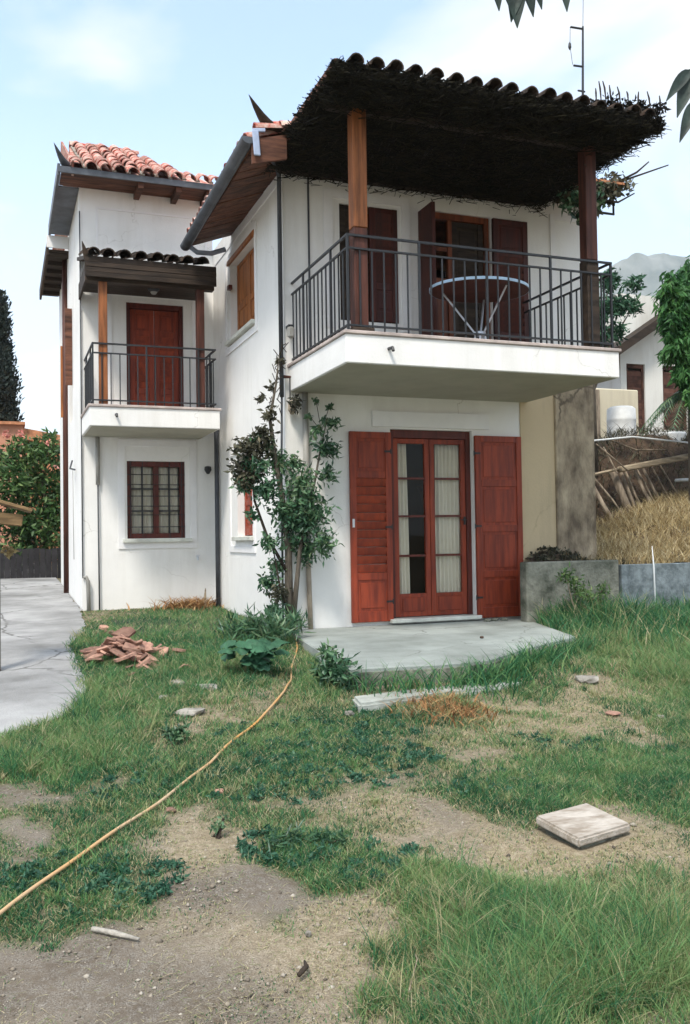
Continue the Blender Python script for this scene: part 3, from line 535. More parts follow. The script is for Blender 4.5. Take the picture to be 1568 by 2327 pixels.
for x in (1.78, 1.96, 2.36, 2.54): q.tube([(x, 13.72, 1.52), (x, 13.72, 2.65)], .006, 6)
build('window_grille', q, M['iron'], house)

# side wall windows, deep set
for (a, c, z0, z1, k) in ((11.27, 12.58, 4.28, 5.37, 'two'), (11.45, 12.3, 1.52, 2.62, 'two')):
    mm = (a + c) / 2
    shutter(a + .01, mm - .004, z0 + .01, z1 - .01, 3.19, 'two', M['orange'] if z0 > 3 else M['red'], axis='y')
    shutter(mm + .004, c - .01, z0 + .01, z1 - .01, 3.19, 'two', M['orange'] if z0 > 3 else M['red'], axis='y')
q = MB(); q.box(3.02, 3.16, 11.2, 12.66, 5.372, 5.44); build('lintel', q, M['orange'], house, bevel=.005)
q = MB(); q.box(3.0, 3.05, 12.46, 12.56, 5.0, 5.06); build('shutter_hinge', q, M['redframe'], house)
# outer wall: shutters standing out edge-on
q = MB(); q.obox((1.02, 16.45, 4.25), (.055, 0, 0), (0, .022, 0), (0, 0, .62)); o = build('shutter', q, M['orange'], house); o['label'] = 'orange shutter standing out from the outer wall'
q = MB(); q.obox((1.02, 15.25, 4.62), (.055, 0, 0), (0, .022, 0), (0, 0, .62)); o = build('shutter', q, M['soffit'], house); o['label'] = 'brown shutter standing out from the outer wall'

# --- balconies
def balcony(x0, x1, y0, y1, z0, z1, rail_z, step, posts, post_top, ncut, first_label):
    b = MB(); b.box(x0, x1, y0, y1, z0, z1 - .035); s = build('balcony_slab', b, M['white'], house, bevel=.008)
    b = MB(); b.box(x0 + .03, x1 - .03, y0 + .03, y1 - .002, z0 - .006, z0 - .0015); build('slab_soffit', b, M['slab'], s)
    b = MB(); b.box(x0 - .02, x1 + .02, y0 - .02, y1, z1 - .034, z1); build('coping', b, M['coping'], s, bevel=.006)
    r = MB(); i = .05; X0, X1, Y0 = x0 + i, x1 - i, y0 + i
    for z, h in ((rail_z, .022), (rail_z - .13, .018), (z1 + .07, .018)):
        r.box(X0 - .012, X1 + .012, Y0 - .012, Y0 + .012, z - h, z); r.box(X0 - .012, X0 + .012, Y0 + .0121, y1, z - h, z); r.box(X1 - .012, X1 + .012, Y0 + .0121, y1, z - h, z)
    rail = build('railing', r, M['iron'], house)
    zb, zt = z1 + .003, rail_z - .14; bz = MB(); bz.box(-.007, .007, -.007, .007, 0, zt - zb); bz0 = None
    pos = [(X0 + (X1 - X0) * k / ncut[0], Y0) for k in range(1, ncut[0])] + [(xx, Y0 + (y1 - .04 - Y0) * k / ncut[1]) for xx in (X0, X1) for k in range(1, ncut[1] + 1)]
    for (px, py) in pos:
        if bz0 is None:
            bz0 = build('baluster', MB().add([(v[0] + px, v[1] + py, v[2] + zb) for v in bz.v], bz.f), M['iron'], rail, base=(px, py, zb))
        else: copy_at(bz0, rail, (px, py, zb))
    # stouter standards up to the hand rail
    for k in range(0, ncut[0] + 1, 6):
        px = X0 + (X1 - X0) * k / ncut[0]; q = MB(); q.box(px - .011, px + .011, Y0 - .011, Y0 + .011, zb, rail_z - .002); build('standard', q, M['iron'], rail)
    for xx in (X0, X1):
        for k in (2, 6):
            py = Y0 + (y1 - Y0) * k / 8 + .03; q = MB(); q.box(xx - .011, xx + .011, py - .011, py + .011, zb, rail_z - .002); build('standard', q, M['iron'], rail)
    return s, rail
balcony(3.1, 6.27, 8.14, 9.998, 3.17, 3.485, 4.44, .13, None, None, (24, 14), '')
balcony(1.09, 2.84, 12.40, 13.698, 3.01, 3.30, 4.13, .13, None, None, (14, 10), '')
# timber posts
q = MB(); q.box(3.225, 3.375, 8.20, 8.34, 4.52, 5.70); o = build('balcony_post', q, M['postwood'], house, bevel=.008); o['label'] = 'amber timber post at the near corner of the large balcony'
q = MB(); q.box(3.228, 3.372, 8.203, 8.337, 3.487, 4.519); o2 = build('post_base', q, M['darkpost'], o, bevel=.008)
q = MB(); q.box(3.19, 3.42, 8.17, 8.38, 3.486, 3.53); build('post_foot', q, M['darkwood'], o, bevel=.006)
q = MB(); q.box(5.93, 6.07, 8.20, 8.34, 4.45, 5.70); o = build('balcony_post', q, M['darkpost'], house, bevel=.008); o['label'] = 'dark red post at the right corner of the large balcony'
q = MB(); q.box(5.925, 6.075, 8.195, 8.345, 3.487, 4.449); build('post_base', q, M['darkwood'], o, bevel=.008)
q = MB(); q.box(1.225, 1.335, 12.46, 12.57, 3.30, 4.96); o = build('balcony_post', q, M['postwood'], house, bevel=.006); o['label'] = 'left timber post of the small balcony'
q = MB(); q.box(2.545, 2.65, 12.46, 12.57, 3.30, 4.96); o = build('balcony_post', q, M['darkpost'], house, bevel=.006); o['label'] = 'right timber post of the small balcony'
# rain spouts through the slab fronts
for (x, y, z) in ((3.55, 8.12, 3.33), (1.43, 12.38, 3.17)):
    q = MB(); q.tube([(x, y + .1, z), (x, y - .07, z - .01)], .017, 8); q.tube([(x, y - .071, z - .01), (x, y - .09, z - .045)], .016, 8); build('rain_spout', q, M['iron'], house)

# --- roofs
def tile_mesh(name, axis, slope, L=.42, r=.085, m=None, n=7):
    """half-barrel tile whose axis climbs along +y or +x at the given slope; origin at its lower mouth"""
    b = MB(); vs = []
    ca, sa = math.cos(slope), math.sin(slope)
    for (t, rr_) in ((0, r), (1, r * .82)):
        for th_ in (1.0, .84):
            for k in range(n + 1):
                a = PI * k / n; u = -math.cos(a) * rr_ * th_; h = math.sin(a) * rr_ * th_; yv = t * L
                if axis == 'y': vs.append((u, yv * ca - h * sa, yv * sa + h * ca))
                else: vs.append((yv * ca - h * sa, -u, yv * sa + h * ca))
    K = n + 1; fs = []
    for k in range(n):
        fs += [(k, k + 1, 2 * K + k + 1, 2 * K + k), (K + k, 3 * K + k, 3 * K + k + 1, K + k + 1), (k, K + k, K + k + 1, k + 1), (2 * K + k, 2 * K + k + 1, 3 * K + k + 1, 3 * K + k)]
    fs += [(0, 2 * K, 3 * K, K), (n, K + n, 3 * K + n, 2 * K + n)]
    me = bpy.data.meshes.new(name); me.from_pydata(vs, [], fs); me.materials.append(m); return me
def tiles(me, parent, pts, name='roof_tile', jit=.012):
    for p in pts:
        o = bpy.data.objects.new(name, me); j = Vector((random.uniform(-jit, jit), random.uniform(-jit, jit), random.uniform(-.006, .006)))
        link(o, parent, Vector(p) + j); o.rotation_euler = (random.uniform(-.03, .03), random.uniform(-.05, .05), random.uniform(-.06, .06))
# big hipped roof of the right wing (seen only along its eaves)
b = MB(); RZ = 6.42
b.slab([(2.44, 9.02, 5.62), (2.44, 12.45, 5.62), (3.06, 12.46, 5.84), (3.06, 18.6, 5.84), (5.1, 18.6, RZ), (5.1, 11.2, RZ), (3.06, 9.25, 5.84)], .03)
b.slab([(3.06, 9.25, 5.842), (5.1, 11.2, RZ + .002), (7.3, 9.25, 5.842)], .03); b.slab([(7.3, 9.25, 5.84), (5.1, 11.2, RZ), (5.1, 18.6, RZ), (7.3, 18.6, 5.84)], .03)
roof = build('roof', b, M['orangetile'], house); roof['label'] = 'tiled main roof above the side wall'
sl = math.atan2(.22, .62)
tm = tile_mesh('eave_tile', 'x', sl, m=M['tile'])
tiles(tm, roof, [(2.40 + .40 * k * math.cos(sl), 9.15 + .205 * i, 5.635 + .40 * k * math.sin(sl) + .012 * k) for i in range(16) for k in range(2)])
# soffit boards under that eave, across the overhang
for k in range(14):
    y0 = 9.06 + k * .245
    q = MB(); q.obox(((2.47 + 3.045) / 2, y0 + .118, 5.675 - random.uniform(0, .008)), (.2875, 0, .105), (0, .114, 0), (-.004, 0, .011)); build('soffit_board', q, M['soffit'], roof)
q = MB(); q.obox((2.62, 9.03, 5.53), (.19, 0, .05), (0, .016, 0), (0, 0, .13)); o = build('end_board', q, M['soffit'], roof, bevel=.004)
# half-round gutter
def gutter(pts, r, m, name='gutter', parent=house):
    vs = []; fs = []; n = 8
    for (x, y, z) in pts:
        for rr_ in (r, r * .9):
            vs += [(x + rr_ * math.cos(PI + PI * k / n), y, z + rr_ * math.sin(PI + PI * k / n)) for k in range(n + 1)]
    K = n + 1
    for i in range(len(pts) - 1):
        o = i * 2 * K; p = o + 2 * K
        for k in range(n): fs += [(o + k, p + k, p + k + 1, o + k + 1), (o + K + k, o + K + k + 1, p + K + k + 1, p + K + k)]
        fs += [(o, o + K, p + K, p), (o + n, p + n, p + K + n, o + K + n)]
    for o in (0, (len(pts) - 1) * 2 * K): fs.append(tuple(range(o, o + K)))
    return build(name, MB().add(vs, fs), m, parent, smooth=False)
gutter([(2.395, 9.0 + .29 * k, 5.625 - .006 * k) for k in range(13)], .072, M['gutter'])
q = MB(); q.obox((2.47, 8.985, 5.56), (.035, 0, 0), (0, .012, 0), (-.01, 0, .13)); q.obox((2.50, 8.99, 5.70), (.07, 0, .01), (0, .012, 0), (0, 0, .02)); build('gutter_end', q, M['bluewhite'], house, bevel=.008)
q = MB(); q.tube([(2.42, 12.40, 5.54), (2.55, 12.42, 5.46), (2.75, 12.44, 5.47), (2.95, 12.45, 5.55)], .035, 8); build('gutter_outlet', q, M['bluewhite'], house, smooth=True)
# upturned corner horn of the eave
def horn(base, tip, w0, m, parent, name='roof_horn'):
    base, tip = Vector(base), Vector(tip); d = tip - base; q = MB(); vs = []; n = 7; st = 6
    for i in range(st + 1):
        t = i / st; c = base.lerp(tip, t); c.z -= .35 * d.length * math.sin(PI * t) * .35; r_ = w0 * (1 - t) ** .8 + .004
        s_ = Vector((d.y, -d.x, 0)).normalized()
        vs += [c + s_ * (-math.cos(2 * PI * k / n) * r_) + Vector((0, 0, math.sin(2 * PI * k / n) * r_ * .6)) for k in range(n)]
    fs = [(i * n + k, i * n + (k + 1) % n, (i + 1) * n + (k + 1) % n, (i + 1) * n + k) for i in range(st) for k in range(n)] + [tuple(range(n))]
    return build(name, q.add(vs, fs), m, parent, smooth=True)
horn((2.86, 9.25, 5.78), (2.38, 8.92, 6.02), .12, M['tiledark'], roof)
# loose hip tiles behind the horn
tiles(tile_mesh('hip_tile', 'x', .15, m=M['tile'], L=.3, r=.08), roof, [(2.50, 9.05, 5.73), (2.62, 9.12, 5.77), (2.74, 9.02, 5.77), (2.55, 9.25, 5.75), (2.78, 9.2, 5.8)], name='hip_tile', jit=.03)

# dark canopy over the large balcony: reed mat on joists under barrel tiles
CX0, CX1, CY0, CY1, CZ = 2.86, 6.42, 7.62, 9.99, 5.745
b = MB(); b.box(CX0, CX1, CY0, CY1, CZ, CZ + .045)
can = build('canopy', b, M['reedback'], house); can['label'] = 'dark reed and tile canopy over the large balcony'
csl = math.radians(9)
tmk = tile_mesh('canopy_tile', 'y', csl, L=.45, r=.074, m=M['tiledark'])
tiles(tmk, can, [(CX0 + .16 + .205 * i, CY0 - .06 + .40 * k, CZ + .056 + .40 * k * math.sin(csl)) for i in range(17) for k in range(2)], jit=.02)
b = MB()
for i in range(17):
    b.box(CX0 + .08 + .205 * i, CX0 + .24 + .205 * i, CY0 + .8, CY1, CZ + .046, CZ + .13)
o = build('canopy_deck', b, M['tiledark'], can)
# reeds: thousands of thin stalks, most along the eave, some hanging
nr = 24000; cx = rng.uniform(CX0 - .02, CX1 + .04, nr); cy = rng.uniform(CY0 - .03, CY1 - .03, nr); cz = CZ - rng.exponential(.035, nr) - .004
ang = rng.normal(0, .55, nr) + np.where(rng.random(nr) < .3, PI / 2, 0); Lr = rng.uniform(.05, .22, nr); tilt = rng.normal(0, .22, nr); rad = rng.uniform(.003, .008, nr)
edge = rng.random(nr) < .16; cy = np.where(edge, CY0 + rng.normal(0, .03, nr), cy); cz = np.where(edge, CZ + rng.uniform(-.08, .055, nr), cz)
e2 = (rng.random(nr) < .08); cx = np.where(e2, np.where(rng.random(nr) < .5, CX0, CX1) + rng.normal(0, .02, nr), cx); tilt = np.where(edge, rng.normal(0, .25, nr), tilt); Lr = np.where(edge, Lr * .6, Lr)
d = np.stack([np.cos(ang) * np.cos(tilt), np.sin(ang) * np.cos(tilt), np.sin(tilt)], 1); c0 = np.stack([cx, cy, cz], 1)
s1 = np.cross(d, np.array([0, 0, 1.0])); s1 /= np.linalg.norm(s1, axis=1)[:, None] + 1e-9; s2 = np.cross(s1, d)
V = np.zeros((nr, 6, 3)); 
for k in range(3):
    a = 2 * PI * k / 3; off = (s1 * math.cos(a) + s2 * math.sin(a)) * rad[:, None]
    V[:, k] = c0 - d * Lr[:, None] / 2 + off; V[:, 3 + k] = c0 + d * Lr[:, None] / 2 + off * .6
base = (np.arange(nr) * 6)[:, None]
Fq = np.concatenate([base + np.array([k, (k + 1) % 3, 3 + (k + 1) % 3, 3 + k]) for k in range(3)])
o = raw('reed_mat', V.reshape(-1, 3), Fq, M['reed'], can, loc=(4.6, 8.8, 5.78), tint=np.repeat(rng.random(nr), 6)); o['kind'] = 'stuff'
q = MB()
for y in (8.27, 9.9): q.box(CX0 + .1, CX1 - .05, y - .05, y + .05, CZ - .07, CZ - .001)
build('canopy_beam', q, M['darkwood'], can, bevel=.006)
q = MB(); q.obox((CX0 - .012, (CY0 + CY1) / 2 - .1, CZ + .03), (.014, 0, 0), (0, (CY1 - CY0) / 2 - .1, 0), (0, 0, .05)); o = build('verge_board', q, M['soffit'], can)

# small canopy over the left balcony: dark boards, a row of tile mouths
b = MB(); b.slab([(1.04, 12.36, 5.26), (2.80, 12.36, 5.26), (2.80, 13.69, 5.62), (1.04, 13.69, 5.62)], .05)
sc2 = build('small_canopy', b, M['darkwood'], house); sc2['label'] = 'dark boarded tile canopy over the small balcony'
for k in range(4):
    q = MB(); z = 4.985 + k * .066; q.box(1.04 - .004 * (k % 2), 2.80, 12.345 + .006 * (k % 2), 12.375, z, z + .063); build('fascia_board', q, M['darkwood'], sc2, bevel=.003)
q = MB(); q.box(1.05, 2.79, 12.45, 12.58, 4.955, 5.10); build('canopy_beam', q, M['darkwood'], sc2, bevel=.004)
for k in range(9):
    y = 12.60 + k * .12; q = MB(); q.box(1.06, 2.78, y, y + .113, 5.115 + k * .0, 5.135); build('ceiling_board', q, M['darkwood'], sc2)
q = MB(); q.box(1.06, 1.09, 12.4, 13.69, 5.0, 5.22); build('fascia_board', q, M['darkwood'], sc2)
s2_ = math.atan2(.36, 1.33)
tiles(tile_mesh('small_canopy_tile', 'y', s2_, m=M['tiledark'], L=.44, r=.09), sc2, [(1.14 + .21 * i, 12.30 + .4 * k * math.cos(s2_), 5.275 + .4 * k * math.sin(s2_)) for i in range(8) for k in range(3)])
horn((1.10, 12.42, 5.22), (1.0, 12.28, 5.42), .07, M['tiledark'], sc2)

# left wing roof: a tiled front slope with a raised part, hipped to the right, over a boarded eave
rs = math.atan2(1.285, 2.40); ez, ey = 6.735, 13.18; rz, ry = 8.02, 15.58
b = MB(); b.slab([(.92, ey, ez), (3.12, ey, ez), (3.12, ey + .5, ez + .2), (2.62, ey + .5, ez + .25), (2.22, ry, rz), (1.08, ry, rz)], .03)
b.slab([(1.08, ry, rz), (2.22, ry, rz), (2.6, 18.8, ez + .3), (.92, 18.8, ez + .3)], .03); b.slab([(2.62, ey + .5, ez + .252), (3.12, ey + .5, ez + .202), (3.12, 18.8, ez), (2.62, 18.8, ez + .3), (2.22, ry, rz)], .03)
wr = build('wing_roof', b, M['tile'], house); wr['label'] = 'red tiled roof of the left wing with pale mortar'
tw = tile_mesh('wing_tile', 'y', rs, m=M['tile'], L=.42, r=.09)
pts = []
for i in range(11):
    x = 1.00 + .2 * i; n = 8 if 1.05 < x < 2.15 else (2 if x < 1.05 else max(1, int(7 - 12 * (x - 2.1))))
    pts += [(x, ey - .06 + .36 * k * math.cos(rs), ez + .01 + .36 * k * math.sin(rs)) for k in range(n)]
tiles(tw, wr, pts)
# pale pans between the covers
q = MB()
for i in range(10):
    x = 1.12 + .2 * i; kmax = 2.7 if x < 2.1 else max(.4, 2.5 - 4.2 * (x - 2.05))
    q.obox((x, ey - .03 + kmax / 2 * math.cos(rs), ez + .012 + kmax / 2 * math.sin(rs)), (.03, 0, 0), (0, kmax / 2 * math.cos(rs), kmax / 2 * math.sin(rs)), (0, -.012 * math.sin(rs), .012 * math.cos(rs)))
build('mortar_strip', q, M['stone'], wr)
tiles(tile_mesh('ridge_tile', 'x', 0, m=M['tile'], L=.4, r=.1), wr, [(1.08 + .36 * k, ry, rz) for k in range(3)], name='ridge_tile')
q = MB(); q.obox((.955, (ey + ry) / 2, (ez + rz) / 2 - .02), (.016, 0, 0), (0, (ry - ey) / 2, (rz - ez) / 2), (0, -.06 * math.sin(rs), .09)); o = build('verge_board', q, M['tile'], wr)
q = MB(); q.box(2.55, 4.8, 15.4, 15.46, 7.2, 7.62); q.slab([(2.5, 15.3, 7.58), (4.9, 15.3, 7.60), (4.9, 16.6, 7.9), (2.5, 16.6, 7.9)], .06); o = build('back_roof', q, M['orangetile'], house); o['label'] = 'pale orange roof rising behind the left wing'
# boarded eave and fascia of the left wing
q = MB(); q.box(.76, 3.10, 13.16, 13.185, 6.645, 6.735); build('fascia_board', q, M['gutter'], wr, bevel=.003)
for k in range(4):
    q = MB(); q.box(.80, 3.04, 13.19 + k * .127, 13.31 + k * .127, 6.655, 6.675); build('soffit_board', q, M['soffit'], wr)
for x in (1.9, 2.45, 2.9):
    q = MB(); q.box(x - .04, x + .04, 13.2, 13.699, 6.57, 6.654); build('rafter_end', q, M['soffit'], wr)
q = MB(); q.box(.75, .79, 13.2, 15.9, 6.62, 6.78); q.box(.791, 1.079, 13.71, 15.9, 6.64, 6.66); o = build('side_eave', q, M['gutter'], wr); o['label'] = 'grey boarded eave over the outer wall'
q = MB(); q.box(.72, .76, 15.95, 19.0, 6.30, 6.50); q.box(.761, 1.079, 15.96, 18.9, 6.36, 6.40); o = build('side_eave', q, M['darkwood'], wr); o['label'] = 'dark lower eave at the back of the outer wall'
for k in range(6):
    q = MB(); q.box(.77, 1.078, 16.0 + k * .5, 16.06 + k * .5, 6.29, 6.358); build('rafter_end', q, M['darkwood'], wr)
horn((.95, 13.35, 6.76), (.70, 13.1, 7.02), .10, M['gutter'], wr)
q = MB(); q.box(.72, 1.078, 15.90, 15.94, 6.42, 6.62); o = build('flashing', q, M['trim'], wr)

# --- pipes, cables
def pipe(pts, r, m, name='drainpipe', label=None, n=8):
    q = MB(); q.tube(pts, r, n); o = build(name, q, m, house, smooth=True)
    if label: o['label'] = label
    return o
pipe([(2.62, 9.10, 5.52), (2.95, 9.86, 5.72), (3.0, 9.955, 5.64), (3.0, 9.955, 3.1)], .026, M['pipe'], label='grey drainpipe down the house corner')
pipe([(3.0, 9.955, 3.1), (2.985, 9.955, 2.2), (2.98, 9.955, .45)], .013, M['pipe'], name='cable')
pipe([(3.28, 9.955, 3.165), (3.29, 9.955, 1.25)], .036, M['pvc'], label='grey plastic pipe below the large balcony')
pipe([(3.29, 9.955, 1.249), (3.31, 9.955, .43)], .03, M['beige'], label='beige foot of the pipe below the large balcony')
pipe([(3.0, 13.36, 3.27), (3.0, 13.35, .42)], .035, M['pipe'], label='dark drainpipe in the corner between the wings')
pipe([(2.86, 13.3, 3.22), (2.93, 13.33, 3.1), (3.0, 13.355, 3.12)], .028, M['pvc'], name='pipe_bend')
pipe([(1.31, 13.66, 3.0), (1.31, 13.66, 2.3)], .03, M['pvc'], label='upper length of the thin left wing pipe')
pipe([(1.31, 13.66, 2.299), (1.32, 13.66, .42)], .011, M['pipe'], label='thin dark rod below the small balcony')
pipe([(1.08, 13.67, 6.3), (1.09, 13.67, .95)], .009, M['pipe'], name='cable')
pipe([(1.10, 13.64, .95), (1.13, 13.64, .97), (1.16, 13.64, .90), (1.17, 13.64, .40)], .028, M['pvc'], label='short grey pipe at the left wing corner')
pipe([(1.045, 16.4, 6.35), (1.045, 16.5, .5)], .05, M['darkpost'], label='dark drainpipe down the outer wall')
pipe([(1.04, 14.9, 2.75), (1.0, 14.8, 2.62), (1.05, 14.5, 2.58)], .014, M['pipe'], name='wall_hook')
pipe([(1.04, 14.8, 2.6), (1.05, 14.8, 1.2)], .005, M['pvc'], name='cable')

# terrace and step
b = MB(); b.prism([(2.98, 9.995), (2.88, 8.9), (2.58, 6.86), (3.4, 6.76), (3.85, 6.82), (4.6, 7.4), (5.5, 7.95), (5.98, 9.5), (5.98, 9.995)], .1, .44)
o = build('terrace', b, M['concrete'], bevel=.012); tag(o, 'smooth pale concrete terrace below the French door', 'terrace', kind='structure')
b = MB(); b.prism([(2.60, 6.9), (2.57, 6.852), (3.4, 6.752), (3.855, 6.812), (4.606, 7.393), (5.508, 7.944), (5.8, 8.8), (4.4, 7.4), (3.4, 6.9)], .1, .405); tag(build('terrace_edge', b, M['retain'], bevel=.004), 'mossy riser along the front of the terrace', 'terrace', kind='structure')
b = MB(); b.prism([(2.43, 6.22), (2.50, 6.55), (3.2, 6.68), (3.95, 6.74), (4.02, 6.52), (3.1, 6.36)], .1, .275)
tag(build('step', b, M['stepc'], bevel=.02, seg=2), 'low worn concrete step in the grass before the terrace', 'step')

# air between here and the mountain: one closed box, pale and thin
hm = bpy.data.materials.new('haze'); hm.use_nodes = True; ht = hm.node_tree; ht.nodes.clear(); ho = ht.nodes.new('ShaderNodeOutputMaterial'); hv = ht.nodes.new('ShaderNodeVolumePrincipled')
hv.inputs['Color'].default_value = (.86, .93, 1, 1); hv.inputs['Density'].default_value = .00022; ht.links.new(hv.outputs[0], ho.inputs['Volume'])
q = MB(); q.box(-2700, 2700, -2700, 2700, -4, 760); tag(build('haze', q, hm), 'thin pale haze in the air over the valley', 'haze', kind='stuff')

# ------------------------------------------------------------------ foliage helpers
def unit(n): 
    v = rng.normal(size=(n, 3)); return v / np.linalg.norm(v, axis=1)[:, None]
def leaves(P, L, Wd, dirs=None, droop=.3, fold=.25, tint=None):
    """small folded leaves (four corners, two faces meeting on the midrib) at points P"""
    n = len(P); d = unit(n) if dirs is None else dirs; d = d + np.array([0, 0, -droop]); d /= np.linalg.norm(d, axis=1)[:, None]
    s = np.cross(d, unit(n)); s /= np.linalg.norm(s, axis=1)[:, None] + 1e-9; nn = np.cross(s, d)
    L = (np.broadcast_to(L, n) * rng.uniform(.45, 1.4, n))[:, None]; W_ = (np.broadcast_to(Wd, n) * rng.uniform(.75, 1.2, n))[:, None]
    V = np.stack([P, P + d * L * .45 + s * W_ / 2 + nn * W_ * fold, P + d * L, P + d * L * .45 - s * W_ / 2 + nn * W_ * fold], 1).reshape(-1, 3)
    b = (np.arange(n) * 4)[:, None]; F = np.concatenate([b + np.array([0, 1, 2]), b + np.array([0, 2, 3])])
    t = rng.random(n) if tint is None else tint
    return V, F, np.repeat(np.clip(t, 0, 1), 4)
def blobs(centres, per, shell=.55):
    """points through and over a set of ball-shaped clumps (x, y, z, r); per = points per square metre of clump"""
    out = []; tn = []
    for (x, y, z, r) in centres:
        n = max(4, int(per * r * r * 12)); u = unit(n) * (r * (shell + (1 - shell) * rng.random(n)) * rng.uniform(.8, 1.15, n))[:, None]
        out.append(u + np.array([x, y, z])); tn.append(np.clip(rng.normal(.4, .2, n) + rng.normal(0, .13), 0, 1))
    return np.concatenate(out), np.concatenate(tn)
def foliage(name, centres, per, L, Wd, m, parent=None, droop=.3, shell=.5, loc=None):
    P, tn = blobs(centres, per, shell); V, F, t = leaves(P, L, Wd, droop=droop, tint=tn)
    lo = np.array(loc) if loc is not None else P.mean(0)
    o = raw(name, V, F, m, parent, loc=tuple(float(q) for q in lo), tint=t); 
    if parent is not None: o['kind'] = 'stuff'
    return o
def blades(P, h, wd, lean, tint, seg=3):
    """grass blades: curved tapering ribbons"""
    n = len(P); a = rng.uniform(0, 2 * PI, n); la = rng.uniform(0, 2 * PI, n); s = np.stack([np.cos(a), np.sin(a), 0 * a], 1); ld = np.stack([np.cos(la), np.sin(la), 0 * la], 1)
    V = []
    for k in range(seg):
        t = k / seg; c = P + ld * (lean * h * t ** 1.8)[:, None] + np.array([0, 0, 1.0]) * (h * t * (1 - .25 * lean * t))[:, None]; wk = (wd * (1 - t ** 1.6) / 2)[:, None]
        V += [c - s * wk, c + s * wk]
    V.append(P + ld * (lean * h)[:, None] + np.array([0, 0, 1.0]) * (h * (1 - .25 * lean))[:, None])
    V = np.stack(V, 1); K = 2 * seg + 1; b = (np.arange(n) * K)[:, None]
    Q = np.concatenate([b + np.array([2 * k, 2 * k + 1, 2 * k + 3, 2 * k + 2]) for k in range(seg - 1)]); Tr = b + np.array([2 * seg - 2, 2 * seg - 1, 2 * seg])
    return V.reshape(-1, 3), [Q, Tr], np.repeat(np.clip(tint, 0, 1), K)

# ------------------------------------------------------------------ lawn
def inside(poly, x, y):
    r = np.zeros(x.shape, bool); j = len(poly) - 1
    for i in range(len(poly)):
        (xi, yi), (xj, yj) = poly[i], poly[j]
        c = ((yi > y) != (yj > y)) & (x < (xj - xi) * (y - yi) / (yj - yi + 1e-12) + xi); r ^= c; j = i
    return r
TERR = [(2.98, 9.995), (2.88, 8.9), (2.58, 6.86), (3.4, 6.76), (3.85, 6.82), (4.6, 7.4), (5.5, 7.95), (5.98, 9.5), (5.98, 9.995)]
STEP = [(2.43, 6.22), (2.50, 6.55), (3.2, 6.68), (3.95, 6.74), (4.02, 6.52), (3.1, 6.36)]
LID = [(2.40, 3.88), (2.86, 4.03), (2.88, 3.66), (2.42, 3.52)]
parts_ = []
for (y0, y1, n) in ((1.9, 3.2, 150000), (3.2, 4.6, 190000), (4.6, 6.5, 170000), (6.5, 9.0, 150000), (9.0, 13.65, 130000)):
    y = rng.uniform(y0, y1, n); n = int(n * 1.3); y = rng.uniform(y0, y1, n); x = rng.uniform(-.7, .98 * y1 + 1.1, n); ok = x < .95 * y + 1.1
    x, y = x[ok], y[ok]; dn_, hf, dr = lawn(x, y)
    clump = smooth_noise(x, y, 31, 41) * .6 + smooth_noise(x, y, 60, 42) * .4
    keep = (rng.random(len(x)) < np.clip(dn_ * 1.0 - .10, .06 + .30 * dr, 1) * np.clip(.35 + 1.3 * clump, 0, 1)) & (x > drive_x(y) - .09 * rng.random(len(x)) ** 2) & ~inside(TERR, x, y) & ~inside(STEP, x, y) & ~inside(LID, x, y)
    keep &= ~((y > 9.95) & (x > 3.0)) & ~((y > 9.4) & (x > 5.8))
    x, y, dn_, hf, dr = x[keep], y[keep], dn_[keep], hf[keep], dr[keep]; m_ = len(x)
    h = (.014 + .080 * hf ** 1.25) * rng.uniform(.45, 1.25, m_) * np.clip(.45 + dn_ * .6, .4, 1.2); wd = np.clip(.0022 + .00062 * y, .003, .010) * rng.uniform(.7, 1.3, m_) * (1 + .25 * (hf > 1.2))
    straw = rng.random(m_) < .12 + .75 * dr ** 1.4 + .55 * np.clip(.42 - dn_, 0, 1)
    ti = np.where(straw, rng.uniform(.68, 1, m_), np.clip(rng.normal(.30, .14, m_) + .34 * (smooth_noise(x, y, 1.7, 51) - .5) + .30 * (smooth_noise(x, y, 7, 52) - .5) + .20 * (hf - .6), 0, .62))
    parts_.append((np.stack([x, y, G(x, y) - .004], 1), h, wd, rng.uniform(.15, 1.0, m_) + .4 * straw, ti))
P = np.concatenate([p[0] for p in parts_]); h = np.concatenate([p[1] for p in parts_]); wd = np.concatenate([p[2] for p in parts_]); ln = np.concatenate([p[3] for p in parts_]); ti = np.concatenate([p[4] for p in parts_])
V, F, t = blades(P, h, wd, ln, ti); g = raw('lawn_grass', V, F, M['grass'], tint=t)
tag(g, 'patchy green and straw coloured grass over the front yard', 'grass', kind='stuff')
print('blades', len(P))
# tufts: crowded bunches of longer blades
n = 5200; y = 2.1 + 8.5 * rng.random(n) ** 1.25; x = rng.uniform(-.4, .92 * y + .2, n); dn_, hf, dr = lawn(x, y); ok = (rng.random(n) < np.clip(dn_ * 1.1 - .25, 0, 1) * np.clip(hf * 1.2, .25, 1)) & (x > drive_x(y) + .03) & ~inside(TERR, x, y) & ~inside(LID, x, y) & ~inside(STEP, x, y) & ~((y > 9.5) & (x > 2.8))
x, y, dn_, hf, dr = x[ok], y[ok], dn_[ok], hf[ok], dr[ok]; n = len(x); per = 26
tt = np.where(rng.random(n) < .14 + .5 * dr, rng.uniform(.66, .9, n), np.clip(rng.normal(.32, .16, n) + .18 * (hf - .6), .02, .6)); sc_t = rng.lognormal(-.1, .4, n)
rad_ = (.012 + .03 * rng.random(n)) * sc_t; px = np.repeat(x, per) + rng.normal(0, 1, n * per) * np.repeat(rad_, per); py = np.repeat(y, per) + rng.normal(0, 1, n * per) * np.repeat(rad_, per)
hb = np.repeat((.022 + .095 * hf ** 1.2) * sc_t, per) * rng.uniform(.5, 1.3, n * per)
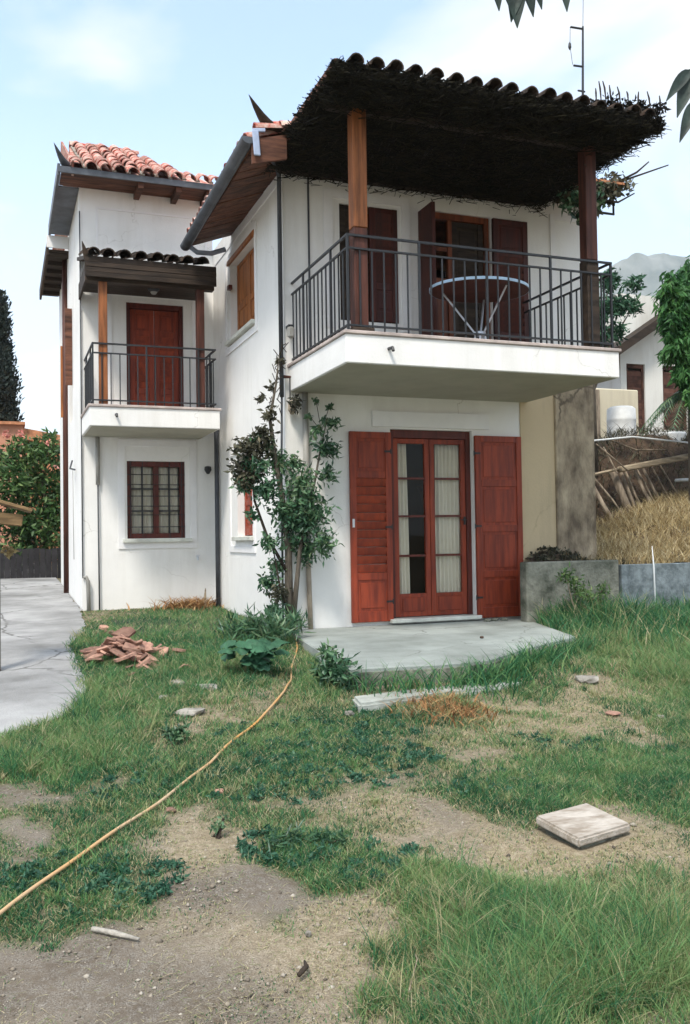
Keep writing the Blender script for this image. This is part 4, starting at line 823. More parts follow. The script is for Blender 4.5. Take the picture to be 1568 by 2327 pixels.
V, F, t = blades(np.stack([px, py, G(px, py) - .004], 1), hb, np.clip(.0024 + .00062 * py, .003, .010), rng.uniform(.2, 1.2, n * per), np.repeat(tt, per) + rng.normal(0, .05, n * per))
tag(raw('grass_tufts', V, F, M['grass'], tint=t), 'bunches of longer grass standing out of the lawn', 'grass', kind='stuff')
# dead thatch lying on the ground
n = 52000; y = 2.1 + 8 * rng.random(n) ** 1.3; x = rng.uniform(-.4, .92 * y + .2, n); dn_, hf, dr = lawn(x, y); ok = (rng.random(n) < .12 + .8 * dr) & (x > drive_x(y)) & ~inside(TERR, x, y) & ~inside(LID, x, y) & ~inside(STEP, x, y) & ~((y > 9.5) & (x > 2.8)); x, y = x[ok], y[ok]; n = len(x)
V, F, t = blades(np.stack([x, y, G(x, y) + rng.uniform(0, .012, n)], 1), rng.uniform(.005, .016, n), np.clip(.0018 + .0005 * y, .0025, .006), rng.uniform(2, 6, n), .6 + .4 * rng.random(n))
tag(raw('thatch', V, F, M['grass'], tint=t), 'dead straw lying flat over the dry parts of the lawn', 'thatch', kind='stuff')
# low broad-leaved weeds in the blue green patches
cs = []
for (px, py, ra, k) in ((1.74, 5.78, .5, 60), (1.98, 5.2, .5, 55), (2.6, 5.95, .38, 40), (1.22, 4.06, .22, 34), (.2, 4.1, .24, 26), (.42, 3.95, .26, 32), (1.39, 4.95, .34, 28), (3.36, 5.1, .28, 24), (.8, 5.2, .36, 26), (2.6, 4.5, .3, 16), (1.5, 3.85, .25, 24), (2.2, 5.3, .3, 20)):
    for _ in range(k):
        a = rng.uniform(0, 2 * PI); q_ = ra * math.sqrt(rng.random()); x_ = px + q_ * math.cos(a) * 1.1; y_ = py + q_ * math.sin(a); cs.append((x_, y_, float(G(x_, y_)) + .012, rng.uniform(.02, .055)))
P, tn = blobs(cs, 2600, .3); P[:, 2] = np.maximum(G(P[:, 0], P[:, 1]) + .004, P[:, 2] * .6 + .4 * G(P[:, 0], P[:, 1])); V, F, t = leaves(P, .026, .013, droop=-.15, tint=tn)
M['lowweed'] = mat('low blue green weeds', (.04, .12, .06), .6, .3, 5, 0, 10, tint=((.016, .065, .040), (.045, .135, .080), (.11, .21, .12)), trans=.2)
tag(raw('ground_weeds', V, F, M['lowweed'], tint=t), 'low blue green weeds spreading in patches through the lawn', 'weeds', kind='stuff')
# litter of small stones and clods on the bare earth
n = 14000; y = 2.2 + 7 * rng.random(n) ** 1.9; x = rng.uniform(-.3, 1, n) * 0 + rng.uniform(-.3, .9 * y + .2, n); dn_, hf, dr = lawn(x, y); ok = (dn_ < .45) & (x > drive_x(y)) & ~inside(TERR, x, y) & ~inside(LID, x, y) & ~inside(STEP, x, y); x, y = x[ok], y[ok]; n = len(x)
sz = rng.lognormal(-5.75, .5, n) * (1 + .12 * y); u = np.array([(1, 0, 0), (-1, 0, 0), (0, 1, 0), (0, -1, 0), (0, 0, 1), (0, 0, -1)], float)
V = np.stack([x, y, G(x, y) + sz * .15], 1)[:, None] + u[None] * sz[:, None, None] * rng.uniform(.5, 1.2, (n, 6, 1)) * np.array([1, 1, .65]); tri = np.array([(0, 2, 4), (2, 1, 4), (1, 3, 4), (3, 0, 4), (2, 0, 5), (1, 2, 5), (3, 1, 5), (0, 3, 5)])
M['pebble'] = mat('small stones and clods', (.3, .26, .2), .95, .3, 5, .3, 60, tint=((.09, .075, .06), (.26, .22, .17), (.42, .38, .32)))
tag(raw('gravel', V.reshape(-1, 3), (np.arange(n)[:, None, None] * 6 + tri).reshape(-1, 3), M['pebble'], tint=np.repeat(rng.random(n), 6)), 'small stones and clods scattered on the bare earth', 'gravel', kind='stuff')

# dry grass on the bank behind the retaining wall
n = 26000; x = rng.uniform(6.6, 12.5, n); y = rng.uniform(9.6, 12.5, n); k = smooth_noise(x, y, 3, 61) + .35 * smooth_noise(x, y, 11, 62)
keep = (rng.random(n) < np.clip(k * 1.6 - .25, 0, 1)) & ~((x < 7.25) & (y > 9.9)) & (x > 6.55 + .7 * rng.random(n)); x, y = x[keep], y[keep]; n = len(x)
V, F, t = blades(np.stack([x, y, T(x, y) - .01], 1), rng.uniform(.10, .30, n) * np.clip((x - 5.6) / 2.2, .35, 1), rng.uniform(.008, .016, n), rng.uniform(.3, 1.2, n), rng.random(n))
tag(raw('dry_grass', V, F, M['straw'], tint=t), 'dry yellow grass covering the bank above the retaining wall', 'grass', kind='stuff')

# weeds against the retaining wall and terrace edge
n = 12000; a = rng.random(n); x = 5.35 + 4.2 * a; y = 9.38 - rng.exponential(.62, n) - .25 * (x > 6.9) ; keep = (y > 6.9) & ~inside(TERR, x, y); x, y = x[keep], y[keep]; n = len(x)
P1 = np.stack([x, y, G(x, y)], 1); V, F, t = blades(P1, rng.uniform(.12, .50, n) * np.clip((x - 5.1) / .9, .3, 1) * (.5 + .8 * smooth_noise(x, y, 2.5, 77)), rng.uniform(.010, .02, n), rng.uniform(.2, 1.1, n), np.where(rng.random(n) < .16, rng.uniform(.65, 1, n), rng.normal(.25, .12, n)))
tag(raw('weeds', V, F, M['grass'], tint=t), 'tall dark weeds growing along the foot of the retaining wall', 'weeds', kind='stuff')
x = np.concatenate([rng.uniform(2.6, 3.9, 300), rng.normal(3.9, .35, 350), rng.normal(4.5, .4, 450), rng.normal(5.2, .35, 400)]); y = np.interp(x, [2.6, 3.4, 3.85, 4.6, 5.5, 6], [6.75, 6.66, 6.7, 7.25, 7.8, 9.0]) - rng.exponential(.12, 1500); n = 1500
V, F, t = blades(np.stack([x, y, G(x, y)], 1), rng.uniform(.08, .32, n), rng.uniform(.008, .016, n), rng.uniform(.3, 1.3, n), rng.normal(.3, .14, n))
tag(raw('weeds', V, F, M['grass'], tint=t), 'long green weeds overhanging the front edge of the terrace', 'weeds', kind='stuff')

# ------------------------------------------------------------------ plants one can tell apart
def plant(name, label, cat, loc, group=None): return thing(name, label, cat, loc, group)
YC = 9.72
cl = plant('climbing_plant', 'tall climbing shrub with dark glossy leaves against the house corner', 'climber', (2.99, 9.68, .42))
def stem(parent, pts, r0_, r1_, m, name='stem'):
    q = MB(); n = len(pts); pp = [Vector(p) + Vector((random.uniform(-.02, .02), random.uniform(-.02, .02), 0)) * (i > 0) for i, p in enumerate(pts)]
    q.tube(pp, [r0_ + (r1_ - r0_) * i / (n - 1) for i in range(n)], 7); return build(name, q, m, parent, smooth=True)
stem(cl, [(2.99, YC, .40), (2.97, YC, .96), (2.97, YC, 1.35), (2.93, YC + .05, 1.85), (2.84, YC, 2.34), (2.79, YC + .05, 2.83), (2.88, YC + .1, 3.23), (2.96, YC + .15, 3.58)], .055, .006, M['bark'], 'trunk')
stem(cl, [(3.01, YC, .45), (3.06, YC - .04, 1.01), (3.1, YC - .05, 1.35), (3.25, YC, 1.85), (3.41, YC + .05, 2.45), (3.5, YC + .1, 2.85)], .035, .005, M['bark'])
stem(cl, [(2.97, YC, 1.1), (2.75, YC, 1.5), (2.62, YC, 1.9), (2.55, YC, 2.3), (2.5, YC + .05, 2.6)], .022, .005, M['twig'])
stem(cl, [(2.96, YC, .7), (2.85, YC - .1, .95), (2.75, YC - .05, 1.5)], .02, .004, M['twig'])
CLL = [(2.53, 2.09, .15), (2.89, 2.33, .18), (2.73, 2.04, .22), (2.58, 1.72, .10), (2.72, 1.48, .11), (2.86, 1.19, .14), (2.75, .97, .12), (2.81, .73, .14), (2.9, 1.84, .17), (2.62, 2.24, .12), (2.84, .55, .13)]
CLR = [(3.11, 2.09, .22), (3.29, 1.74, .26), (3.08, 1.65, .24), (3.21, 1.35, .18), (3.46, 2.47, .16), (3.3, 2.71, .09), (3.45, 2.19, .14), (3.07, 2.34, .13), (3.36, 1.45, .16), (3.14, 1.84, .24), (3.54, 2.79, .08), (3.44, 2.87, .05), (3.02, 1.45, .13)]
foliage('foliage', [(x + random.uniform(-.03, .03), YC - .02 + random.uniform(-.12, .12), z + random.uniform(-.04, .04), r * random.uniform(.9, 1.2)) for x, z, r in CLR + CLL + [(2.66, 2.62, .1), (2.52, 2.3, .12), (2.8, 2.5, .1)]], 620, .078, .033, M['leaf'], cl, droop=.5, shell=.05)
foliage('dry_foliage', [(2.49, YC, 2.5, .15), (2.44, YC, 2.28, .13), (2.71, YC, 2.62, .16), (2.79, YC, 2.87, .09), (2.72, YC + .1, 3.06, .06), (2.84, YC + .1, 3.2, .05), (2.95, YC + .15, 3.5, .05), (3.12, YC + .1, 3.02, .09), (2.83, YC - .1, .9, .12), (2.50, YC, 2.12, .12), (2.66, YC, 2.45, .14), (2.60, YC, 2.2, .12)], 800, .075, .032, M['deadleaf'], cl, droop=.3, shell=.2)
for (x, z) in ((3.36, 3.05), (3.52, 2.99), (3.28, 2.87)):
    q = MB(); q.tube([(3.42, YC + .08, 2.7), (x, YC + .08, z)], .004, 5); build('stem', q, M['twig'], cl); foliage('seed_head', [(x, YC + .08, z, .03)], 3000, .05, .03, M['leaf'], cl, shell=.3)
q = MB()
for a in range(34):
    p = Vector((random.uniform(2.83, 2.98), YC + .14, random.uniform(2.95, 3.68))); p.x = 2.98 - (3.7 - p.z) * random.uniform(.05, .28)
    q.tube([p, p + Vector((random.uniform(-.06, .08), random.uniform(-.03, .03), random.uniform(-.1, .12)))], .005, 4)
build('dead_twigs', q, M['twig'], cl)['kind'] = 'stuff'

# creeper on the right end of the canopy
cr_ = plant('creeper', 'dark creeper with bare sprigs over the right end of the balcony canopy', 'creeper', (6.9, 9.35, 5.5))
foliage('foliage', [(6.55, 9.35, 5.66, .2), (6.8, 9.3, 5.62, .22), (7.05, 9.3, 5.72, .18), (7.3, 9.3, 5.85, .13), (6.7, 9.3, 5.45, .14), (6.4, 9.5, 5.75, .15), (7.15, 9.4, 5.9, .12)], 340, .10, .045, M['deadleaf'], cr_, shell=.2)
foliage('green_foliage', [(6.5, 9.3, 5.55, .2), (6.75, 9.25, 5.6, .2), (6.65, 9.3, 5.4, .12)], 240, .10, .05, M['leaf'], cr_, shell=.2)
for pts in ([(6.9, 9.3, 5.7), (7.4, 9.3, 5.93), (7.96, 9.3, 6.17)], [(7.0, 9.3, 5.75), (7.45, 9.25, 6.0), (7.6, 9.2, 6.12)], [(6.8, 9.3, 5.6), (7.2, 9.3, 5.6), (7.45, 9.3, 5.75)]): stem(cr_, pts, .018, .008, M['twig'], 'branch')
sp = plant('creeper', 'leafy fringe with upright bare shoots on the front corner of the canopy', 'creeper', (6.2, 7.8, 5.8))
foliage('foliage', [(5.7, 7.75, 5.86, .1), (5.9, 7.72, 5.9, .11), (6.1, 7.7, 5.9, .11), (6.28, 7.7, 5.92, .10), (6.45, 7.7, 5.93, .09), (6.55, 7.72, 5.97, .06), (6.3, 7.75, 5.82, .12), (6.4, 8.1, 5.8, .12), (6.42, 8.6, 5.78, .12)], 900, .055, .03, M['reed'], sp, droop=0, shell=.2)
for (x, z, hgt) in ((5.72, 5.95, .10), (5.84, 6.0, .14), (5.90, 5.98, .13), (6.02, 5.98, .13), (6.12, 6.02, .06), (6.24, 5.98, .12), (6.40, 5.98, .14), (6.53, 6.0, .10), (5.78, 5.98, .15)):
    q = MB(); dx = random.uniform(-.04, .02); q.tube([(x, 7.7, z - .06), (x + dx * .4, 7.7, z + hgt * .5), (x + dx, 7.7, z + hgt)], [.005, .010, .005], 5); build('shoot', q, M['twig'], sp)

# broad-leaved squash plant, each leaf its own
cb_ = plant('squash_plant', 'low plant with broad blue green leaves beside the climber', 'plant', (2.06, 7.75, .3))
def broad(parent, c, L, az, el, m, name='leaf'):
    q = MB(); n = 15; d = Vector((math.cos(az) * math.cos(el), math.sin(az) * math.cos(el), math.sin(el))); s = Vector((-math.sin(az), math.cos(az), 0)); u = s.cross(d) * -1
    vs = [Vector(c)]; 
    for k in range(n):
        a = PI * (-.86 + 1.72 * k / (n - 1)); r_ = L * (.5 + .12 * math.cos(3 * a)) * (1 + .13 * random.uniform(-1, 1)); vs.append(Vector(c) + d * (L * .42 + r_ * math.cos(a)) + s * r_ * math.sin(a) * 1.1 - u * (.22 * L * (math.sin(a) ** 2)) + u * random.uniform(-.14, .14) * L)
    vs.append(Vector(c) + d * L * .45 + u * .03); e = len(vs) - 1
    q.add(vs, [(e, k, k + 1) for k in range(1, n)] + [(e, n, 0), (e, 0, 1)]); return build(name, q, m, parent, smooth=True)
for k in range(34):
    a = random.uniform(0, 2 * PI); rr2 = random.uniform(0, .2); broad(cb_, (2.06 + rr2 * math.cos(a), 7.72 + rr2 * math.sin(a) * .8, .40 + random.uniform(0, .22)), random.uniform(.11, .18), a if k > 4 else -PI / 2 + random.uniform(-1, 1), random.uniform(-.6, .2), M['cabbage'])
def leafy(name, label, cat, x, y, clumps, per, L, Wd, m, stems=4, mst='twig', droop=.2, group=None, z=None):
    z = float(G(x, y)) if z is None else z; t_ = plant(name, label, cat, (x, y, z), group)
    foliage('foliage', [(x + c[0], y + c[1], z + c[2], c[3]) for c in clumps], per, L, Wd, m, t_, droop=droop, shell=.2)
    for k in range(stems):
        c = clumps[k % len(clumps)]; q = MB(); q.tube([(x + random.uniform(-.04, .04), y + random.uniform(-.03, .03), z - .02), (x + c[0] * .6, y + c[1] * .6, z + c[2] * .5), (x + c[0], y + c[1], z + c[2])], .006, 5); build('stem', q, M[mst], t_)
    return t_
leafy('weed_plant', 'bushy green weed at the front left corner of the terrace', 'plant', 2.50, 6.95, [(0, 0, .18, .15), (.12, .1, .14, .13), (-.08, .05, .12, .12), (.05, -.15, .1, .12), (.0, .15, .28, .09)], 700, .085, .026, M['leaf'])
leafy('weed_plant', 'tall grassy weed at the foot of the climbing shrub', 'plant', 2.75, 9.45, [(0, 0, .15, .2), (-.25, -.1, .12, .2), (-.1, -.4, .12, .2), (.1, -.3, .15, .15), (-.45, 0, .1, .15)], 420, .16, .02, M['leaf'], droop=-.6)
leafy('weed_plant', 'small dark weed standing alone in the middle of the lawn', 'plant', 1.03, 5.90, [(0, 0, .06, .05), (.05, 0, .1, .035), (-.05, 0, .09, .035)], 3000, .05, .018, M['leaf'], droop=0)
leafy('weed_plant', 'thin grey weed by the bare patch near the hose', 'plant', .95, 4.30, [(0, 0, .05, .035), (.03, 0, .09, .02)], 3500, .035, .012, M['leaf'], droop=0)
leafy('weed_plant', 'spreading dark tuft before the bare earth in mid lawn', 'plant', 1.25, 4.05, [(0, 0, .025, .07), (.13, -.02, .02, .06), (-.1, 0, .02, .06), (.2, -.06, .02, .05)], 2600, .05, .010, M['leaf'], droop=-.2)
leafy('bush', 'green bush with bare pale stems in front of the retaining wall', 'bush', 6.35, 9.05, [(-.2, 0, .62, .13), (.0, 0, .42, .17), (.2, 0, .30, .16), (.3, 0, .45, .1), (-.1, 0, .55, .12)], 620, .07, .018, M['hedge'], stems=6, mst='pole', droop=0)
dt = plant('dead_tuft', 'clump of orange brown dead leaves in front of the step', 'dead plant', (3.04, 6.06, .19))
n = 900; P = np.stack([rng.normal(3.03, .15, n), rng.normal(6.03, .17, n), 0 * np.ones(n)], 1); P[:, 2] = G(P[:, 0], P[:, 1]); V, F, t = blades(P, rng.uniform(.03, .13, n), rng.uniform(.008, .016, n), rng.uniform(.4, 1.5, n), rng.random(n)); raw('blades', V, F, M['orangestraw'], dt, loc=(3.04, 6.06, .19), tint=t)['kind'] = 'stuff'
dt = plant('dead_plant', 'heap of withered yellow leaves against the left wing wall', 'dead plant', (2.62, 13.45, .42))
n = 520; P = np.stack([rng.normal(2.6, .2, n), 13.5 - rng.exponential(.12, n), 0 * np.ones(n)], 1); P[:, 2] = G(P[:, 0], P[:, 1]); V, F, t = blades(P, rng.uniform(.08, .26, n), rng.uniform(.014, .03, n), rng.uniform(.6, 1.6, n), rng.random(n) * .9 + .1); raw('blades', V, F, M['orangestraw'], dt, loc=(2.62, 13.45, .42), tint=t)['kind'] = 'stuff'
q = MB(); q.tube([(2.80, 13.35, .40), (2.80, 13.35, .62), (2.81, 13.35, .76)], [.03, .02, .008], 7); build('stump', q, M['log'], dt)

# ------------------------------------------------------------------ walls, poles and the yard behind, right side
rw = thing('retaining_wall', 'low retaining wall of mossy concrete and a blue grey panel', 'wall', (7.2, 9.5, .4))
q = MB(); q.box(5.86, 7.19, 9.43, 9.60, .2, 1.155); build('wall_section', q, M['retain'], rw, bevel=.015)
q = MB(); q.box(7.235, 9.2, 9.44, 9.56, .1, 1.09); q.box(9.201, 11.5, 9.44, 9.56, .1, 1.05); build('wall_panel', q, M['bluepanel'], rw, bevel=.006)
q = MB(); q.box(7.19, 7.235, 9.50, 9.57, .2, 1.15); build('joint', q, M['iron'], rw)
q = MB(); q.tube([(7.63, 9.30, .2), (7.62, 9.31, 1.05), (7.60, 9.31, 1.32)], [.013, .011, .004], 7); tag(build('stake', q, M['whitepipe'], smooth=True), 'thin white plastic stake leaning on the blue grey panel', 'stake')
# loose brush and poles on the bank
pf = thing('brush_fence', 'rough fence of leaning weathered poles on the earth bank', 'fence', (9.7, 12.45, 1.6))
for (a, b_, c, d_, r_) in ((8.94, 2.5, 9.41, 1.50, .04), (9.0, 2.43, 9.56, 1.6, .018), (9.46, 2.53, 9.70, 1.6, .07), (9.60, 2.54, 9.84, 1.62, .035), (9.72, 2.55, 9.98, 1.66, .02), (9.83, 2.55, 10.12, 1.7, .03), (9.95, 2.57, 10.22, 1.72, .016), (10.06, 2.58, 10.36, 1.76, .026), (10.24, 2.62, 10.58, 1.8, .018), (10.42, 2.64, 10.85, 1.8, .016), (9.1, 2.95, 9.5, 2.55, .012), (9.25, 2.9, 9.3, 2.5, .012)):
    q = MB(); y0 = 12.35 + random.uniform(-.05, .1); q.tube([(a, y0 + .12, b_), ((a + c) / 2 + random.uniform(-.03, .03), y0, (b_ + d_) / 2), (c, y0 - .15, d_ - .05)], [r_ * .8, r_, r_ * 1.05], 7); build('pole', q, M['pole'], pf, smooth=True)
q = MB(); q.beam((9.45, 12.35, 2.52), (11.2, 12.25, 2.82), .12, .10); q.beam((9.0, 12.4, 2.44), (9.6, 12.35, 2.56), .06, .05); build('log', q, M['log'], pf, bevel=.02)
for pts in ([(8.9, 12.4, 2.98), (9.7, 12.3, 3.06), (11.0, 12.2, 2.96)], [(9.3, 12.4, 3.02), (9.8, 12.35, 2.85), (10.4, 12.3, 2.86)], [(10.6, 12.3, 2.95), (11.0, 12.2, 3.05)]):
    q = MB(); q.tube(pts, .016, 6); build('pole', q, M['whitepipe'] if pts[0][0] < 9 else M['pole'], pf)
q = MB(); q.lathe((10.75, 12.3, 2.33), [(.16, 0), (.17, .02), (.16, .05)], 14); tag(build('dish', q, M['whitepipe']), 'pale round dish lying on the dark earth bank', 'dish')

n = 2600; x = rng.uniform(8.6, 13.5, n); y = rng.uniform(12.5, 13.5, n); P = np.stack([x, y, T(x, y) + rng.uniform(-.02, .12, n)], 1)
V, F, t = blades(P, rng.uniform(.06, .32, n), rng.uniform(.008, .022, n), rng.uniform(.6, 1.8, n), rng.random(n))
tag(raw('dead_brush', V, F, M['deadleaf'], tint=t), 'tangle of dead brown brush along the top of the earth bank', 'brush', kind='stuff')
n = 900; x = rng.uniform(6.22, 7.6, n); y = rng.uniform(9.62, 9.98, n); V, F, t = leaves(np.stack([x, y, T(x, y) + rng.uniform(0, .03, n)], 1), .06, .04, droop=0, tint=rng.random(n))
tag(raw('leaf_litter', V, F, M['deadleaf'], tint=t), 'dark dead leaves heaped between the house and the retaining wall', 'leaf litter', kind='stuff')

# white tank and neighbour's house
q = MB(); q.lathe((10.45, 13.55, 3.05), [(.22, 0), (.25, .04), (.255, .22), (.262, .24), (.255, .26), (.255, .44), (.262, .46), (.255, .48), (.25, .66), (.20, .70), (.06, .72)], 20); tk = build('water_tank', q, M['tank'], smooth=True, bevel=0); tag(tk, 'white plastic water tank on the bank before the old house', 'tank')
q = MB(); q.lathe((11.35, 13.35, 2.62), [(.2, 0), (.22, .1), (.2, .42), (.3, .62), (.28, .66)], 16); tag(build('urn', q, M['tank'], smooth=True), 'white urn-shaped pot beside the fence poles', 'pot')
nb = thing('old_house', 'old whitewashed house with brown shutters behind the trees', 'house', (14, 16, 3.3))
def wall2(parent, x0, x1, y, z0, z1, holes, th, m):
    b = MB(); us = sorted({x0, x1, *[h[0] for h in holes], *[h[1] for h in holes]}); vs_ = sorted({z0, z1, *[h[2] for h in holes], *[h[3] for h in holes]})
    for i in range(len(us) - 1):
        for j in range(len(vs_) - 1):
            cu, cv = (us[i] + us[i + 1]) / 2, (vs_[j] + vs_[j + 1]) / 2
            if not any(h[0] < cu < h[1] and h[2] < cv < h[3] for h in holes): b.box(us[i], us[i + 1], y, y + th, vs_[j], vs_[j + 1])
    return build('wall', b, m, parent)
wall2(nb, 12.35, 20, 16.0, 2.6, 6.6, [(12.5, 12.98, 3.6, 5.1), (13.45, 14.1, 3.7, 5.1)], .3, M['nbwhite'])
q = MB(); q.box(12.35, 12.65, 16.31, 22, 2.6, 5.5); q.box(12.66, 20, 17.6, 17.7, 2.6, 6.5); build('wall', q, M['nbwhite'], nb)
for (a, c, z0, z1) in ((12.5, 12.98, 3.6, 5.1), (13.45, 14.1, 3.7, 5.1)):
    q = MB(); q.box(a, a + .06, 16.04, 16.1, z0, z1); q.box(c - .06, c, 16.04, 16.1, z0, z1); q.box(a + .06, c - .06, 16.04, 16.1, z1 - .08, z1); q.box(a + .06, c - .06, 16.04, 16.1, z0, z0 + .08); f = build('shutter', q, M['nbshut'], nb)
    nsl = int((z1 - z0 - .16) / .085)
    for k in range(nsl):
        z = z0 + .08 + (k + .5) * .085; q = MB(); q.obox(((a + c) / 2, 16.07, z), ((c - a) / 2 - .061, 0, 0), (0, .018, .018), (0, -.003, .04)); build('slat', q, M['nbshut'], f)
q = MB(); q.slab([(12.0, 15.6, 5.36), (14.2, 15.6, 6.75), (14.2, 22, 6.75), (12.0, 22, 5.36)], .2); q.slab([(14.2, 15.6, 6.75), (20.5, 15.6, 6.6), (20.5, 22, 6.6), (14.2, 22, 6.75)], .14); build('roof', q, M['darkwood'], nb)
q = MB(); q.box(10.35, 12.0, 15.0, 15.2, 2.6, 4.35); ow = build('garden_wall', q, M['nbcream'], bevel=.02); tag(ow, 'short cream washed wall beside the old house', 'wall')
q = MB(); q.box(10.85, 11.0, 14.9, 15.0, 2.6, 4.3); tag(build('post', q, M['pole'], bevel=.01), 'grey timber post before the short cream wall', 'post')

# trees on the right
def tree(name, label, loc, height, clumps, per, L, Wd, m, trunk_r=.12, droop=.3, group=None, lean=(0, 0)):
    t_ = plant(name, label, 'tree', loc, group); x, y, z = loc
    q = MB(); q.tube([(x, y, z - .1), (x + lean[0] * .4, y, z + height * .5), (x + lean[0], y + lean[1], z + height)], [trunk_r, trunk_r * .75, trunk_r * .35], 8); tr = build('trunk', q, M['bark'], t_, smooth=True)
    for c in clumps[::2]:
        q = MB(); q.tube([(x + lean[0] * .5, y, z + height * .55), ((x + c[0]) / 2, (y + c[1]) / 2, (z + height * .6 + c[2]) / 2 + .1), (c[0], c[1], c[2])], [trunk_r * .4, trunk_r * .25, trunk_r * .08], 6); build('limb', q, M['bark'], tr)
    foliage('crown', clumps, per, L, Wd, m, t_, droop=droop, shell=.3); return t_
R1 = [(9.91, 11.5, 5.15, .3), (10.1, 11.5, 4.6, .36), (9.86, 11.5, 4.8, .22), (10.3, 11.5, 3.95, .30), (10.12, 11.5, 5.4, .25), (10.15, 11.5, 4.3, .26), (10.4, 11.5, 5.0, .5), (10.6, 11.6, 4.4, .5), (10.5, 11.6, 5.6, .35), (10.02, 11.4, 4.05, .18), (10.0, 11.3, 4.35, .28), (10.2, 11.2, 3.75, .24), (9.8, 11.4, 5.0, .2), (10.35, 11.3, 3.5, .25), (9.78, 11.4, 4.55, .14)]
tree('bright_tree', 'bright green leafy tree at the right edge before the old house', (10.9, 11.7, 1.8), 2.6, R1 + [(r_[0] + random.uniform(-.22, .1), r_[1] + random.uniform(-.2, .2), r_[2] + random.uniform(-.3, .3), r_[3] * .5) for r_ in R1 for _k in range(2)] + [(9.72, 11.3, 4.35, .12), (9.85, 11.3, 3.95, .16), (9.95, 11.2, 3.6, .16), (9.7, 11.4, 5.25, .1)], 430, .15, .045, M['treeleaf'], droop=1.1)
R2 = [(9.78, 12.9, 5.82, .2), (9.62, 12.9, 5.3, .22), (9.95, 12.9, 5.42, .22), (10.3, 12.9, 5.8, .16), (9.52, 12.9, 4.85, .22), (9.35, 12.9, 5.1, .25), (9.9, 12.9, 4.95, .18), (9.3, 12.9, 4.6, .25), (10.25, 12.9, 5.4, .15), (9.6, 12.9, 4.45, .15)]
tree('loose_tree', 'loose blue green tree beyond the balcony railing', (9.4, 12.95, 2.6), 2.3, R2, 560, .12, .045, M['blueleaf'], trunk_r=.08, droop=.1)
pm = plant('palm', 'low palm with dark arching fronds by the old house', 'palm', (10.45, 11.6, 3.0))
q = MB(); q.tube([(10.38, 11.6, 1.8), (10.38, 11.6, 3.68)], [.14, .11], 9); build('trunk', q, M['bark'], pm)
for k in range(24):
    a = 2 * PI * k / 24 + random.uniform(-.15, .15); L = random.uniform(.75, 1.05); rise = random.uniform(.05, .5); pts = [Vector((10.38 + L * t * math.cos(a), 11.6 + L * t * math.sin(a), 3.4 + rise * t * 1.6 + .28 - .75 * t * t)) for t in np.linspace(0, 1, 8)]
    q = MB(); q.tube(pts, [.014, .013, .012, .011, .009, .007, .005, .003], 4)
    for i in range(1, 8):
        d = (pts[i] - pts[i - 1]).normalized(); s = d.cross(Vector((0, 0, 1))).normalized()
        for sg in (-1, 1):
            for j in range(3):
                p = pts[i - 1].lerp(pts[i], (j + .5) / 3); e = p + (s * sg * .8 + d * .7 + Vector((0, 0, -.35))).normalized() * (.26 * (1 - .06 * i)); wv = d * .014
                q.add([p - wv, p + wv, e], [(0, 1, 2)])
    build('frond', q, M['leaf'], pm)

# ------------------------------------------------------------------ left background
bl = thing('orange_building', 'low salmon orange building behind the oleander hedge', 'building', (-1, 26, 1))
q = MB(); q.box(-9, .55, 26, 31, .5, 4.62); build('wall', q, M['orangewall'], bl)
q = MB(); q.slab([(.551, 26, 4.55), (2.6, 26, 4.2), (2.6, 31, 4.2), (.551, 31, 4.55)], .3); q.box(.551, 2.5, 26.02, 31, .5, 3.9); q.box(-9.2, .6, 25.85, 31, 4.621, 4.70); build('roof', q, M['orangetile'], bl)
hd = plant('oleander_hedge', 'tall dark green hedge with a few pink blossoms behind the drive', 'hedge', (.6, 21, .8))
HB = [(.14, 3.22, .40), (.57, 3.25, .46), (.92, 3.35, .44), (.14, 2.68, .55), (.65, 2.59, .55), (1.0, 2.68, .49), (.3, 1.95, .55), (.82, 1.85, .55), (.47, 1.55, .39), (1.04, 2.04, .39), (-.5, 3.2, .55), (-.5, 2.4, .6), (-.6, 1.7, .5), (1.5, 3.0, .5), (1.5, 2.2, .6), (-1.3, 2.9, .6), (-1.3, 2.0, .6), (2.0, 2.6, .6), (-.9, 1.35, .45), (-.3, 1.2, .45), (.2, 1.15, .4), (.7, 1.1, .42), (1.1, 1.3, .4), (1.5, 1.3, .4), (-1.5, 1.4, .5), (.35, 3.55, .2), (.98, 3.72, .16)]
foliage('foliage', [(x * 1.04, 21 + random.uniform(-.3, .5), z * 1.03, r) for x, z, r in HB], 150, .17, .065, M['hedge'], hd, droop=.1, shell=.35)
foliage('blossom', [(.1, 20.5, 3.75, .13), (.38, 20.5, 3.8, .10), (-.2, 20.5, 3.7, .15), (.95, 20.6, 3.6, .08), (1.1, 20.6, 3.1, .05)], 170, .08, .05, M['flower'], hd, shell=.3)
for x in (-.8, -.2, .35, .9, 1.4):
    q = MB(); q.tube([(x, 21.1, .7), (x + .05, 21.1, 2.0), (x - .1, 21.1, 3.0)], [.05, .035, .015], 6); build('stem', q, M['bark'], hd)
gt = thing('board_fence', 'low dark board fence below the oleander hedge', 'fence', (.5, 20.3, .7))
for k in range(34):
    x = -2.2 + k * .118; q = MB(); q.box(x, x + .113, 20.3 + .006 * (k % 2), 20.33 + .006 * (k % 2), .55, 1.33 + random.uniform(-.02, .02)); build('board', q, M['darkgate'], gt)
cy = plant('cypress', 'dark narrow cypress rising above the orange building', 'tree', (-.05, 29, .9))
q = MB(); q.tube([(-.05, 29, .8), (-.05, 29, 5), (-.02, 29, 8.6)], [.16, .11, .02], 8); build('trunk', q, M['bark'], cy)
